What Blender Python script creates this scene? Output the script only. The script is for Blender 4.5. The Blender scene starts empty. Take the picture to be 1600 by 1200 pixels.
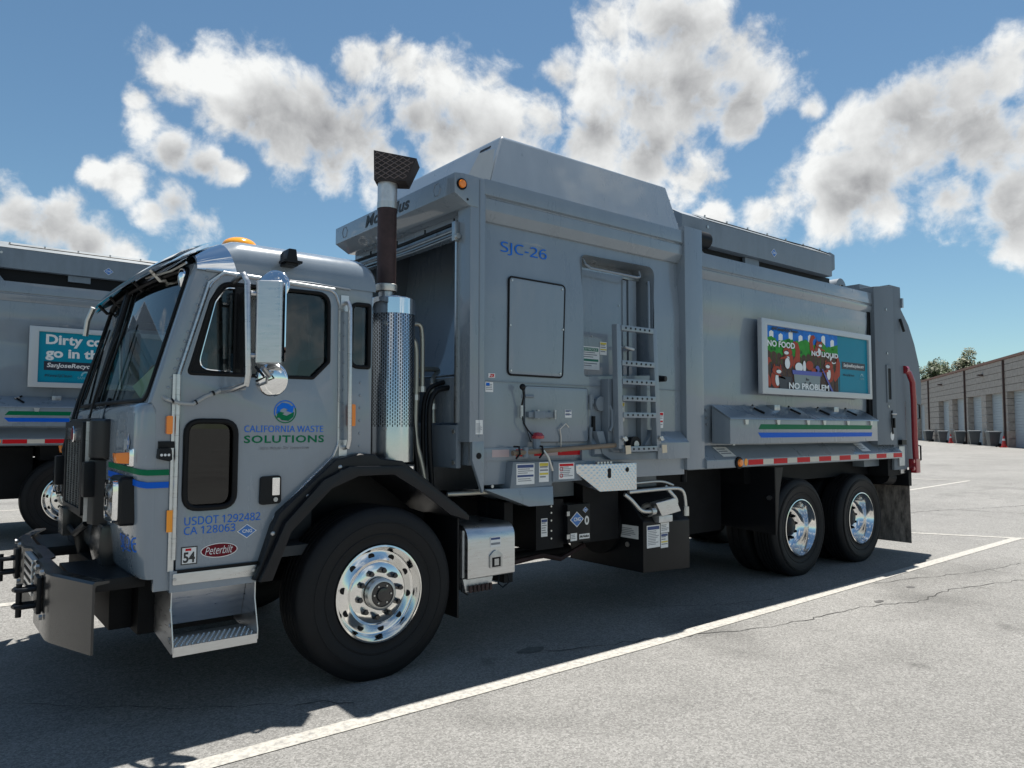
import bpy, bmesh, math, random
from mathutils import Vector, Matrix, noise as mnoise
random.seed(7)
R = math.radians
scene = bpy.context.scene
COL = scene.collection

# ------------------------------------------------------------------ camera
cam_d = bpy.data.cameras.new('camera')
cam = bpy.data.objects.new('camera', cam_d)
COL.objects.link(cam)
scene.camera = cam
cam_d.sensor_width = 36.0
cam_d.lens = 36.0 * 1150.0 / 1600.0
cam_d.clip_start = 0.05
cam_d.clip_end = 2000
YAW, PITCH, ROLL = R(51.43), R(3.36), R(0.10)
_f = Vector((math.cos(YAW) * math.cos(PITCH), math.sin(YAW) * math.cos(PITCH), math.sin(PITCH)))
_r0 = Vector((math.sin(YAW), -math.cos(YAW), 0))
_u0 = _r0.cross(_f)
_r = _r0 * math.cos(ROLL) + _u0 * math.sin(ROLL)
_u = -_r0 * math.sin(ROLL) + _u0 * math.cos(ROLL)
CAM = Vector((-2.275, -4.17, 1.57))
cam.matrix_world = Matrix(((_r.x, _u.x, -_f.x, CAM.x), (_r.y, _u.y, -_f.y, CAM.y), (_r.z, _u.z, -_f.z, CAM.z), (0, 0, 0, 1)))

# ------------------------------------------------------------------ sun, sky, exposure
SUN = Vector((0.28, 0.145, 1.0)).normalized()
sun_d = bpy.data.lights.new('sun', 'SUN')
sun_d.energy = 5.0
sun_d.angle = R(0.53)
sun_d.color = (1.0, 0.955, 0.89)
sun = bpy.data.objects.new('sun', sun_d)
COL.objects.link(sun)
sun.rotation_euler = SUN.to_track_quat('Z', 'Y').to_euler()
sun.location = (10, 10, 40)
scene.view_settings.view_transform = 'Standard'
scene.view_settings.look = 'None'
scene.view_settings.gamma = 1.0
scene.view_settings.exposure = 0.85
scene.render.film_transparent = False
scene.cycles.max_bounces = 8
scene.cycles.transparent_max_bounces = 12
scene.cycles.use_denoising = True
scene.cycles.sample_clamp_indirect = 6.0

world = bpy.data.worlds.new('World')
scene.world = world
world.use_nodes = True
world.cycles.sampling_method = 'MANUAL'
world.cycles.sample_map_resolution = 512
wn, wl = world.node_tree.nodes, world.node_tree.links
for n in list(wn): wn.remove(n)
def wnode(t, **k):
    n = wn.new(t)
    for a, b in k.items(): setattr(n, a, b)
    return n
def wset(sock, v):
    if isinstance(v, bpy.types.NodeSocket): wl.new(v, sock)
    else: sock.default_value = v
def wmath(op, a, b=0.0, c=None, clamp=False):
    n = wnode('ShaderNodeMath', operation=op, use_clamp=clamp)
    wset(n.inputs[0], a); wset(n.inputs[1], b)
    if c is not None: wset(n.inputs[2], c)
    return n.outputs[0]
def wramp(v, a, b, lo=0.0, hi=1.0):
    n = wnode('ShaderNodeMapRange', interpolation_type='SMOOTHSTEP')
    wset(n.inputs[0], v)
    for i, q in enumerate((a, b, lo, hi)): n.inputs[1 + i].default_value = q
    return n.outputs[0]
sky = wnode('ShaderNodeTexSky', sky_type='NISHITA')
sky.sun_disc = False
sky.sun_elevation = math.asin(SUN.z)
sky.sun_rotation = math.atan2(SUN.x, SUN.y)
sky.altitude = 30
sky.air_density = 1.0
sky.dust_density = 0.15
sky.ozone_density = 1.4
tc = wnode('ShaderNodeTexCoord')
DIR = tc.outputs['Generated']
# where the cumulus heaps stand: bearing and height above the horizon (degrees) and half-width
HEAPS = [(-25.4, 24.0, 2.1), (-22.8, 24.6, 2.6), (-20.1, 24.0, 2.7), (-17.8, 22.6, 2.8), (-21.9, 21.9, 1.9), (-15.0, 21.6, 3.1), (-12.1, 21.6, 3.1), (-16.8, 19.9, 2.2), (-10.1, 19.8, 2.5), (-14.0, 19.3, 2.0), (-11.7, 26.6, 1.8), (-8.7, 26.4, 2.2), (-5.6, 25.5, 2.6), (-3.1, 23.8, 2.9), (-7.6, 23.2, 2.5), (-5.1, 21.1, 2.8), (-0.5, 23.0, 2.7), (-2.1, 20.7, 2.8), (2.5, 23.2, 2.5), (1.0, 20.3, 2.8), (8.1, 29.1, 2.5), (11.6, 29.2, 2.9), (15.0, 28.5, 2.7), (17.3, 26.2, 2.7), (19.6, 24.3, 2.5), (10.6, 26.5, 3.0), (6.6, 25.2, 2.6), (4.0, 26.0, 1.5), (14.0, 24.9, 3.2), (18.2, 22.8, 2.1), (10.1, 23.1, 2.7), (12.0, 21.7, 2.5), (6.6, 21.5, 2.7), (10.5, 19.5, 2.5), (13.9, 18.0, 2.3), (15.3, 16.0, 1.8), (34.8, 22.3, 2.6), (32.3, 22.1, 2.3), (29.7, 21.9, 2.2), (28.1, 21.0, 2.3), (25.6, 20.6, 2.2), (23.5, 20.0, 1.6), (23.0, 18.0, 2.3), (20.8, 16.5, 2.2), (19.0, 15.7, 1.8), (26.0, 17.6, 3.0), (29.6, 18.7, 3.3), (33.3, 18.4, 3.3), (34.9, 14.6, 2.5), (31.0, 15.2, 2.3), (27.5, 14.8, 2.0), (23.4, 14.9, 1.9), (36.4, 18.5, 3.1), (35.2, 11.7, 1.5), (22.7, 22.2, 1.0), (-27.1, 20.6, 1.5), (-25.2, 19.1, 1.8), (-23.1, 18.7, 1.8), (-27.6, 21.8, 1.0), (-21.5, 18.3, 1.2), (-25.1, 15.7, 2.0), (-28.0, 16.6, 1.6), (-30.0, 16.9, 1.0), (-23.0, 14.4, 1.7), (-26.3, 14.9, 1.4), (-34.6, 13.7, 2.2), (-32.4, 13.2, 2.1), (-30.2, 12.5, 1.8), (-28.1, 11.9, 1.4), (-36.6, 13.4, 2.5)]
GREYS = [(-17.8, 22.0, 2.4), (-15.0, 21.4, 2.9), (-11.6, 20.8, 3.2), (-8.6, 19.8, 2.3), (-14.0, 19.5, 2.2), (-19.6, 21.7, 1.5), (-5.1, 22.5, 2.0), (-8.1, 22.8, 1.6), (12.6, 28.4, 2.3), (14.9, 24.4, 3.0), (18.2, 23.0, 2.5), (10.1, 24.4, 2.4), (10.5, 20.4, 2.0), (6.6, 22.4, 1.8), (28.5, 20.1, 2.7), (31.9, 19.9, 3.5), (34.3, 17.8, 3.0), (29.5, 17.1, 2.7), (25.5, 16.8, 2.3), (34.6, 14.2, 2.5), (31.0, 15.6, 1.9), (-24.8, 18.9, 1.6), (-23.1, 18.2, 1.5), (-24.9, 15.1, 1.7), (-23.4, 14.1, 1.4), (-33.5, 12.7, 2.4), (-30.6, 11.9, 1.6), (3.5, 21.4, 2.1), (-1.0, 20.5, 2.3)]  # the shaded bellies of those heaps
def direction(bearing, elev):
    a = YAW - R(bearing)
    return (math.cos(a) * math.cos(R(elev)), math.sin(a) * math.cos(R(elev)), math.sin(R(elev)))
heap = None
for b_, e_, s_ in HEAPS:
    d = wnode('ShaderNodeVectorMath', operation='DISTANCE')
    wl.new(DIR, d.inputs[0]); d.inputs[1].default_value = direction(b_, e_)
    v = wmath('MULTIPLY_ADD', d.outputs['Value'], -1.0 / (R(s_) * 1.12), 1.0)
    heap = v if heap is None else wmath('SMOOTH_MAX', heap, v, 0.15)
belly = None
for b_, e_, s_ in GREYS:
    d = wnode('ShaderNodeVectorMath', operation='DISTANCE')
    wl.new(DIR, d.inputs[0]); d.inputs[1].default_value = direction(b_, e_)
    v = wmath('MULTIPLY_ADD', d.outputs['Value'], -1.0 / (R(s_) * 1.55), 1.0)
    belly = v if belly is None else wmath('SMOOTH_MAX', belly, v, 0.5)
# generic scattered cumulus over the rest of the sky
dv = wnode('ShaderNodeVectorMath', operation='DISTANCE')
wl.new(DIR, dv.inputs[0]); dv.inputs[1].default_value = direction(0, 16)
away = wramp(dv.outputs['Value'], 0.78, 1.0)
lown = wnode('ShaderNodeTexNoise'); lown.inputs['Scale'].default_value = 2.6; lown.inputs['Detail'].default_value = 2.0
wl.new(DIR, lown.inputs['Vector'])
gen = wmath('MULTIPLY_ADD', lown.outputs[0], 5.0, -2.9)
gen = wmath('SUBTRACT', wmath('MULTIPLY', gen, away), wmath('MULTIPLY', wmath('SUBTRACT', 1.0, away), 2.0))
heap = wmath('MAXIMUM', heap, gen)
heap = wmath('MAXIMUM', heap, -1.6)
# billow detail: warp, then several octaves
warp = wnode('ShaderNodeTexNoise'); warp.inputs['Scale'].default_value = 7.0; warp.inputs['Detail'].default_value = 3.0
wl.new(DIR, warp.inputs['Vector'])
wofs = wnode('ShaderNodeVectorMath', operation='MULTIPLY_ADD')
wl.new(warp.outputs['Color'], wofs.inputs[0]); wofs.inputs[1].default_value = (0.055, 0.055, 0.055); wl.new(DIR, wofs.inputs[2])
def billow(vec):
    n1 = wnode('ShaderNodeTexNoise'); n1.inputs['Scale'].default_value = 11.0; n1.inputs['Detail'].default_value = 9.0; n1.inputs['Roughness'].default_value = 0.56
    wl.new(vec, n1.inputs['Vector'])
    return n1.outputs[0]
b0 = billow(wofs.outputs[0])
shift = wnode('ShaderNodeVectorMath', operation='ADD')
wl.new(wofs.outputs[0], shift.inputs[0]); shift.inputs[1].default_value = (0.004, 0.002, 0.020)
b1 = billow(shift.outputs[0])
fine = wnode('ShaderNodeTexNoise'); fine.inputs['Scale'].default_value = 36.0; fine.inputs['Detail'].default_value = 7.0; fine.inputs['Roughness'].default_value = 0.62
wl.new(wofs.outputs[0], fine.inputs['Vector'])
dens = wmath('ADD', heap, wmath('MULTIPLY_ADD', b0, 2.8, -1.40))
dens = wmath('ADD', dens, wmath('MULTIPLY_ADD', fine.outputs[0], 1.2, -0.60))
alpha = wmath('POWER', wramp(dens, -0.10, 0.66), 1.0)
# cloud tone: bright rims, grey thick cores, relief from the side the sun is on
relief = wmath('MULTIPLY', wmath('SUBTRACT', b0, b1), 1.1)
soft = wnode('ShaderNodeTexNoise'); soft.inputs['Scale'].default_value = 6.5; soft.inputs['Detail'].default_value = 4.0
wl.new(shift.outputs[0], soft.inputs['Vector'])
core = wmath('MULTIPLY', wramp(dens, 0.30, 1.3), wramp(soft.outputs[0], 0.36, 0.66))
core = wmath('MULTIPLY', core, away)
grey = wramp(wmath('ADD', belly, wmath('MULTIPLY_ADD', b0, 1.8, -0.95)), -0.05, 1.05)
grey = wmath('MULTIPLY', grey, wramp(dens, 0.10, 0.75))
grey = wmath('MAXIMUM', grey, core)
tone = wmath('ADD', wmath('MULTIPLY_ADD', grey, -0.37, 0.76), relief)
tone = wmath('MAXIMUM', wmath('MINIMUM', tone, 0.82), 0.28)
cc = wnode('ShaderNodeCombineColor')
wset(cc.inputs[0], wmath('MULTIPLY', tone, 0.985)); wset(cc.inputs[1], tone); wset(cc.inputs[2], wmath('MULTIPLY_ADD', tone, 0.965, 0.022))
skys = wnode('ShaderNodeVectorMath', operation='MULTIPLY')
wl.new(sky.outputs[0], skys.inputs[0]); skys.inputs[1].default_value = (0.61, 0.745, 0.745)
cloud_gain = wnode('ShaderNodeVectorMath', operation='SCALE')
wl.new(cc.outputs[0], cloud_gain.inputs[0]); cloud_gain.inputs['Scale'].default_value = 8.6
mixc = wnode('ShaderNodeMix', data_type='RGBA')
wl.new(alpha, mixc.inputs[0]); wl.new(skys.outputs[0], mixc.inputs[6]); wl.new(cloud_gain.outputs[0], mixc.inputs[7])
bg = wnode('ShaderNodeBackground'); bg.inputs['Strength'].default_value = 0.075
wl.new(mixc.outputs[2], bg.inputs['Color'])
wout = wnode('ShaderNodeOutputWorld'); wl.new(bg.outputs[0], wout.inputs['Surface'])

# ------------------------------------------------------------------ materials
def new_mat(name):
    m = bpy.data.materials.new(name); m.use_nodes = True
    nt = m.node_tree
    return m, nt.nodes, nt.links, nt.nodes['Principled BSDF']
def mat(name, col, rough=0.5, metal=0.0, coat=0.0, var=0.0, vscale=3.0, bump=0.0, bscale=60.0, spec=0.5, coat_rough=0.04, stretch=(1, 1, 1), rvar=0.0, emit=None):
    m, n, l, p = new_mat(name)
    p.inputs['Base Color'].default_value = (*col, 1)
    p.inputs['Roughness'].default_value = rough
    p.inputs['Metallic'].default_value = metal
    p.inputs['Coat Weight'].default_value = coat
    p.inputs['Coat Roughness'].default_value = coat_rough
    p.inputs['Specular IOR Level'].default_value = spec
    if emit:
        p.inputs['Emission Color'].default_value = (*emit[0], 1); p.inputs['Emission Strength'].default_value = emit[1]
    if var or bump or rvar:
        t = n.new('ShaderNodeTexCoord'); mp = n.new('ShaderNodeMapping'); mp.inputs['Scale'].default_value = stretch
        l.new(t.outputs['Object'], mp.inputs['Vector'])
    if var or rvar:
        a = n.new('ShaderNodeTexNoise'); a.inputs['Scale'].default_value = vscale; a.inputs['Detail'].default_value = 6.0; a.inputs['Roughness'].default_value = 0.65
        l.new(mp.outputs[0], a.inputs['Vector'])
        if var:
            mr = n.new('ShaderNodeMapRange'); mr.inputs[1].default_value = 0.3; mr.inputs[2].default_value = 0.7; mr.inputs[3].default_value = 1 - var; mr.inputs[4].default_value = 1 + var
            l.new(a.outputs[0], mr.inputs[0])
            vm = n.new('ShaderNodeVectorMath'); vm.operation = 'SCALE'; vm.inputs[0].default_value = col
            l.new(mr.outputs[0], vm.inputs['Scale']); l.new(vm.outputs[0], p.inputs['Base Color'])
        if rvar:
            mr2 = n.new('ShaderNodeMapRange'); mr2.inputs[1].default_value = 0.3; mr2.inputs[2].default_value = 0.7; mr2.inputs[3].default_value = max(0, rough - rvar); mr2.inputs[4].default_value = rough + rvar
            l.new(a.outputs[0], mr2.inputs[0]); l.new(mr2.outputs[0], p.inputs['Roughness'])
    if bump:
        b = n.new('ShaderNodeTexNoise'); b.inputs['Scale'].default_value = bscale; b.inputs['Detail'].default_value = 5.0
        l.new(mp.outputs[0], b.inputs['Vector'])
        bp = n.new('ShaderNodeBump'); bp.inputs['Strength'].default_value = bump; bp.inputs['Distance'].default_value = 0.01
        l.new(b.outputs[0], bp.inputs['Height']); l.new(bp.outputs[0], p.inputs['Normal'])
    return m
def paint(name, col, **k):
    kk = dict(rough=0.30, coat=0.85, var=0.07, vscale=2.2, rvar=0.07, spec=0.4, stretch=(1.6, 1.6, 0.45)); kk.update(k)
    return mat(name, col, **kk)
def glass(name, tint, gloss=1.0, rough=0.0):
    m, n, l, p = new_mat(name)
    n.remove(p)
    out = [x for x in n if x.type == 'OUTPUT_MATERIAL'][0]
    tr = n.new('ShaderNodeBsdfTransparent'); tr.inputs[0].default_value = (*tint, 1)
    gl = n.new('ShaderNodeBsdfGlossy'); gl.inputs['Roughness'].default_value = rough; gl.inputs[0].default_value = (gloss, gloss, gloss, 1)
    fr = n.new('ShaderNodeFresnel'); fr.inputs['IOR'].default_value = 1.52
    mx = n.new('ShaderNodeMixShader')
    l.new(fr.outputs[0], mx.inputs[0]); l.new(tr.outputs[0], mx.inputs[1]); l.new(gl.outputs[0], mx.inputs[2]); l.new(mx.outputs[0], out.inputs[0])
    return m
GREY = (0.190, 0.228, 0.268)
M = {}
M['paint'] = paint('grey_paint', GREY)
M['cabpaint'] = paint('cab_grey_paint', (0.196, 0.234, 0.274), rough=0.24, coat=1.0)
M['dullpaint'] = paint('dull_grey_paint', (0.165, 0.198, 0.232), rough=0.5, coat=0.1, var=0.14, vscale=4)
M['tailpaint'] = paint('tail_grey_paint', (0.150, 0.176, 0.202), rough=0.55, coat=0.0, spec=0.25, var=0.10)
M['black'] = mat('black_plastic', (0.007, 0.008, 0.010), 0.40, var=0.2, vscale=8, spec=0.22)
M['fender'] = mat('fender_plastic', (0.009, 0.010, 0.013), 0.34, var=0.25, vscale=5, bump=0.05, bscale=220, spec=0.28)
M['blackgloss'] = mat('black_gloss', (0.010, 0.011, 0.013), 0.16, coat=0.4)
M['frame'] = mat('black_frame', (0.005, 0.0055, 0.007), 0.6, var=0.4, vscale=6, spec=0.2)
M['rubber'] = mat('rubber', (0.0075, 0.008, 0.0095), 0.60, var=0.18, vscale=5, bump=0.15, bscale=140, spec=0.25)
M['tread'] = M['rubber']
M['gasket'] = mat('gasket', (0.005, 0.005, 0.006), 0.5, spec=0.2)
M['chrome'] = mat('chrome', (0.82, 0.83, 0.84), 0.06, 1.0, rvar=0.03, vscale=6)
M['rim'] = mat('polished_aluminium', (0.80, 0.80, 0.79), 0.13, 1.0, rvar=0.04, vscale=9)
M['alu'] = mat('aluminium', (0.55, 0.56, 0.57), 0.33, 1.0, var=0.10, vscale=10, rvar=0.08, stretch=(1, 1, 6))
M['alud'] = mat('dull_aluminium', (0.55, 0.56, 0.57), 0.45, 0.9, var=0.15, vscale=14)
M['steel'] = mat('steel', (0.42, 0.43, 0.44), 0.35, 1.0, var=0.2, vscale=20)
M['zinc'] = mat('zinc', (0.55, 0.55, 0.53), 0.4, 0.9)
M['rust'] = mat('burnt_pipe', (0.040, 0.022, 0.022), 0.62, 0.3, var=0.4, vscale=9)
M['meshwire'] = mat('mesh_wire', (0.14, 0.11, 0.105), 0.6, 0.3)
M['cap'] = mat('burnt_cap', (0.028, 0.022, 0.022), 0.7, 0.2, var=0.4, vscale=14)
M['bumper'] = mat('dark_bumper', (0.055, 0.055, 0.055), 0.22, 0.6, var=0.12, vscale=3, rvar=0.06)
M['visor'] = mat('visor_steel', (0.78, 0.80, 0.83), 0.05, 1.0)
M['mirror'] = mat('mirror_glass', (0.85, 0.88, 0.92), 0.015, 1.0)
M['interior'] = mat('interior_trim', (0.050, 0.054, 0.058), 0.8, var=0.2)
M['seat'] = mat('seat_cloth', (0.055, 0.056, 0.060), 0.9)
M['tan'] = mat('tan_panel', (0.22, 0.19, 0.12), 0.7)
M['paper'] = mat('pale_green_paper', (0.42, 0.60, 0.45), 0.7)
M['windshield'] = glass('windshield_glass', (0.80, 0.88, 0.84))
M['glass'] = glass('tinted_glass', (0.48, 0.57, 0.60))
M['darkglass'] = glass('dark_glass', (0.10, 0.12, 0.13))
M['lens'] = glass('clear_lens', (0.85, 0.87, 0.9))
M['amber'] = mat('amber_lens', (0.85, 0.22, 0.01), 0.22, coat=0.5)
M['orange'] = mat('orange_reflector', (0.95, 0.33, 0.02), 0.3)
M['beacon'] = mat('beacon_lens', (0.90, 0.36, 0.02), 0.15, coat=0.6)
M['red'] = mat('red_reflective', (0.55, 0.010, 0.018), 0.35, spec=0.15)
M['redpaint'] = paint('red_paint', (0.30, 0.012, 0.022), var=0.15)
M['white'] = mat('white_vinyl', (0.70, 0.70, 0.69), 0.4, var=0.06, vscale=20)
M['whitetape'] = mat('white_tape', (0.58, 0.54, 0.47), 0.4)
M['pinktape'] = mat('faded_tape', (0.46, 0.36, 0.36), 0.5)
M['print'] = mat('black_print', (0.02, 0.02, 0.02), 0.5)
M['greyprint'] = mat('grey_print', (0.20, 0.21, 0.23), 0.5)
M['blueprint'] = mat('navy_print', (0.03, 0.06, 0.18), 0.5)
M['blue'] = mat('blue_vinyl', (0.006, 0.105, 0.55), 0.35, spec=0.12)
M['blue2'] = mat('blue_letter', (0.008, 0.135, 0.58), 0.35, spec=0.12)
M['green'] = mat('green_vinyl', (0.001, 0.135, 0.058), 0.35, spec=0.12)
M['cngblue'] = mat('cng_blue', (0.04, 0.16, 0.45), 0.35)
M['maroon'] = mat('maroon', (0.14, 0.006, 0.016), 0.3, spec=0.15)
M['yellow'] = mat('yellow_print', (0.62, 0.50, 0.06), 0.5)
M['dgreen'] = mat('notice_green', (0.01, 0.16, 0.10), 0.5)
M['teal'] = mat('teal_poster', (0.002, 0.215, 0.315), 0.35, var=0.05, spec=0.15)
M['navy'] = mat('navy_box', (0.008, 0.010, 0.025), 0.4)
M['postersky'] = mat('poster_blue', (0.015, 0.17, 0.58), 0.45, spec=0.15, var=0.3, vscale=14)
M['postergreen'] = mat('poster_green', (0.03, 0.26, 0.03), 0.45, spec=0.15, var=0.25, vscale=20)
M['posterleaf'] = mat('poster_leaf', (0.015, 0.12, 0.02), 0.45, spec=0.15)
M['posterbrown'] = mat('poster_brown', (0.085, 0.050, 0.036), 0.5, spec=0.15, var=0.25, vscale=16)
M['posterfox'] = mat('poster_rust', (0.36, 0.055, 0.028), 0.45, spec=0.15)
M['posterwhite'] = mat('poster_white', (0.74, 0.78, 0.78), 0.45, spec=0.15)
M['postergrey'] = mat('poster_grey', (0.19, 0.24, 0.25), 0.45)
M['posterblue'] = mat('poster_binblue', (0.07, 0.09, 0.38), 0.45)
M['pale'] = mat('pale_teal', (0.20, 0.42, 0.48), 0.45)
M['boardframe'] = mat('board_frame', (0.46, 0.48, 0.50), 0.35, 0.3)
M['topsheet'] = paint('housing_top', (0.17, 0.195, 0.21), rough=0.45, coat=0.2)
M['flap'] = mat('mudflap', (0.20, 0.172, 0.15), 0.75, var=0.75, vscale=7, stretch=(1, 3, 1))
M['wood'] = mat('wood_handle', (0.19, 0.145, 0.105), 0.7, var=0.2, vscale=8, stretch=(0.3, 6, 6))
M['cream'] = mat('cream_tab', (0.62, 0.52, 0.38), 0.5)
M['hose'] = mat('grey_conduit', (0.33, 0.34, 0.34), 0.5)
M['hydro'] = mat('hydraulic_tube', (0.40, 0.39, 0.34), 0.35, 0.7)

def diamond_mat():
    m, n, l, p = new_mat('diamond_plate')
    p.inputs['Base Color'].default_value = (0.66, 0.67, 0.68, 1); p.inputs['Metallic'].default_value = 1.0; p.inputs['Roughness'].default_value = 0.34
    t = n.new('ShaderNodeTexCoord')
    w = []
    for rot in (0.785, -0.785):
        mp = n.new('ShaderNodeMapping'); mp.inputs['Rotation'].default_value = (0, rot, 0)
        l.new(t.outputs['Object'], mp.inputs[0])
        wv = n.new('ShaderNodeTexWave'); wv.inputs['Scale'].default_value = 11.0; wv.bands_direction = 'X'
        l.new(mp.outputs[0], wv.inputs[0]); w.append(wv)
    mx = n.new('ShaderNodeMath'); mx.operation = 'MULTIPLY'; l.new(w[0].outputs[1], mx.inputs[0]); l.new(w[1].outputs[1], mx.inputs[1])
    b = n.new('ShaderNodeBump'); b.inputs['Strength'].default_value = 0.8; b.inputs['Distance'].default_value = 0.004
    l.new(mx.outputs[0], b.inputs['Height']); l.new(b.outputs[0], p.inputs['Normal'])
    return m
M['diamond'] = diamond_mat()

# ------------------------------------------------------------------ mesh helpers
def finish(me, name, m, parent, smooth, bev=0.0, seg=2):
    bm = bmesh.new(); bm.from_mesh(me)
    bmesh.ops.remove_doubles(bm, verts=bm.verts, dist=1e-5)
    bmesh.ops.recalc_face_normals(bm, faces=bm.faces)
    if bev:
        ed = [e for e in bm.edges if len(e.link_faces) == 2 and e.calc_face_angle(0) > 0.5]
        bmesh.ops.bevel(bm, geom=ed, offset=bev, segments=seg, affect='EDGES', profile=0.7, clamp_overlap=True)
    bm.to_mesh(me); bm.free()
    if smooth:
        me.shade_smooth(); me.set_sharp_from_angle(angle=R(smooth))
    me.name = name
    o = bpy.data.objects.new(name, me)
    me.materials.append(M[m] if isinstance(m, str) else m)
    COL.objects.link(o)
    if parent is not None: o.parent = parent
    return o
class MB:
    def __init__(s): s.v = []; s.f = []
    def add(s, vs, fs):
        k = len(s.v); s.v += [tuple(v) for v in vs]; s.f += [tuple(k + i for i in f) for f in fs]; return s
    def box(s, x0, x1, y0, y1, z0, z1):
        v = [(x, y, z) for x in (x0, x1) for y in (y0, y1) for z in (z0, z1)]
        return s.add(v, [(0, 1, 3, 2), (4, 6, 7, 5), (0, 4, 5, 1), (2, 3, 7, 6), (0, 2, 6, 4), (1, 5, 7, 3)])
    def prism(s, pts, axis, a, b):
        n = len(pts)
        def P(p, c): return (p[0], c, p[1]) if axis == 'y' else (c, p[0], p[1]) if axis == 'x' else (p[0], p[1], c)
        v = [P(p, a) for p in pts] + [P(p, b) for p in pts]
        return s.add(v, [tuple(range(n)), tuple(range(2 * n - 1, n - 1, -1))] + [(i, (i + 1) % n, n + (i + 1) % n, n + i) for i in range(n)])
    def cyl(s, p0, p1, r0, r1=None, n=16):
        p0, p1 = Vector(p0), Vector(p1); r1 = r0 if r1 is None else r1
        d = (p1 - p0).normalized(); a = d.orthogonal().normalized(); b = d.cross(a)
        v = []
        for p, r in ((p0, r0), (p1, r1)):
            v += [p + (a * math.cos(t) + b * math.sin(t)) * r for t in (2 * math.pi * i / n for i in range(n))]
        return s.add(v, [tuple(range(n)), tuple(range(2 * n - 1, n - 1, -1))] + [(i, (i + 1) % n, n + (i + 1) % n, n + i) for i in range(n)])
    def tube(s, path, r, n=8, closed=False):
        P = [Vector(p) for p in path]; k = len(P); v = []; a = None
        for i in range(k):
            if closed: d = P[(i + 1) % k] - P[i - 1]
            else: d = P[min(i + 1, k - 1)] - P[max(i - 1, 0)]
            d.normalize()
            a = d.orthogonal().normalized() if a is None else (a - d * a.dot(d)).normalized()
            b = d.cross(a)
            v += [P[i] + (a * math.cos(t) + b * math.sin(t)) * r for t in (2 * math.pi * j / n for j in range(n))]
        f = [(i * n + j, i * n + (j + 1) % n, ((i + 1) % k) * n + (j + 1) % n, ((i + 1) % k) * n + j) for i in range(k if closed else k - 1) for j in range(n)]
        if not closed: f += [tuple(range(n)), tuple(range(k * n - 1, (k - 1) * n - 1, -1))]
        return s.add(v, f)
    def lathe(s, prof, c, axis=(0, 1, 0), n=48, closed=False):
        d = Vector(axis).normalized(); a = d.orthogonal().normalized(); b = d.cross(a); c = Vector(c); k = len(prof); v = []
        for r, h in prof:
            v += [c + d * h + (a * math.cos(t) + b * math.sin(t)) * r for t in (2 * math.pi * j / n for j in range(n))]
        f = [(i * n + j, i * n + (j + 1) % n, ((i + 1) % k) * n + (j + 1) % n, ((i + 1) % k) * n + j) for i in range(k if closed else k - 1) for j in range(n)]
        return s.add(v, f)
    def grid(s, fn, nu, nv):
        v = [fn(i / nu, j / nv) for i in range(nu + 1) for j in range(nv + 1)]
        return s.add(v, [(i * (nv + 1) + j, (i + 1) * (nv + 1) + j, (i + 1) * (nv + 1) + j + 1, i * (nv + 1) + j + 1) for i in range(nu) for j in range(nv)])
    def ball(s, c, r, n=16, m=10, lo=-0.5):
        c = Vector(c); r = Vector(r) if hasattr(r, '__len__') else Vector((r, r, r))
        return s.grid(lambda u, w: (c.x + r.x * math.cos(math.pi * (lo + (0.5 - lo) * w)) * math.cos(2 * math.pi * u), c.y + r.y * math.cos(math.pi * (lo + (0.5 - lo) * w)) * math.sin(2 * math.pi * u), c.z + r.z * math.sin(math.pi * (lo + (0.5 - lo) * w))), n, m)
    def build(s, name, m, parent=None, bev=0.0, smooth=35, seg=2):
        me = bpy.data.meshes.new(name); me.from_pydata(s.v, [], s.f)
        return finish(me, name, m, parent, smooth, bev, seg)
def rp(pts, r, n=5):
    out = []; k = len(pts)
    for i in range(k):
        p = Vector(pts[i]); a = Vector(pts[i - 1]) - p; b = Vector(pts[(i + 1) % k]) - p
        rr = r[i] if hasattr(r, '__len__') else r
        la, lb = a.length, b.length
        a.normalize(); b.normalize()
        ang = a.angle(b)
        d = min(rr / math.tan(ang / 2) if ang < 3.1 else 0, la * 0.48, lb * 0.48)
        if d < 1e-4: out.append(tuple(p)); continue
        s0, s1 = p + a * d, p + b * d
        for j in range(n + 1):
            t = j / n
            out.append(tuple(s0 * (1 - t) ** 2 + p * 2 * t * (1 - t) + s1 * t ** 2))
    return out
def rect(x0, x1, z0, z1, r=0.0): return rp([(x0, z0), (x1, z0), (x1, z1), (x0, z1)], r) if r else [(x0, z0), (x1, z0), (x1, z1), (x0, z1)]
def ellipse(cx, cz, a, b, n=28): return [(cx + a * math.cos(2 * math.pi * i / n), cz + b * math.sin(2 * math.pi * i / n)) for i in range(n)]
def inset(pts, d):
    n = len(pts); out = []
    area = sum(pts[i - 1][0] * pts[i][1] - pts[i][0] * pts[i - 1][1] for i in range(n)); sg = 1 if area > 0 else -1
    for i in range(n):
        a, p, b = Vector(pts[i - 1]), Vector(pts[i]), Vector(pts[(i + 1) % n])
        e = ((p - a).normalized() + (b - p).normalized())
        if e.length < 1e-6: out.append(tuple(p)); continue
        e.normalize(); nrm = Vector((-e.y, e.x)) * sg
        out.append(tuple(p + nrm * d))
    return out
def curve_mesh(loops, thick):
    cu = bpy.data.curves.new('c', 'CURVE'); cu.dimensions = '2D'; cu.fill_mode = 'BOTH'; cu.extrude = thick / 2
    for lp in loops:
        sp = cu.splines.new('POLY'); sp.points.add(len(lp) - 1); sp.use_cyclic_u = True
        for i, p in enumerate(lp): sp.points[i].co = (p[0], p[1], 0, 1)
    ob = bpy.data.objects.new('c', cu)
    me = bpy.data.meshes.new_from_object(ob)
    bpy.data.objects.remove(ob); bpy.data.curves.remove(cu)
    return me
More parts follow.
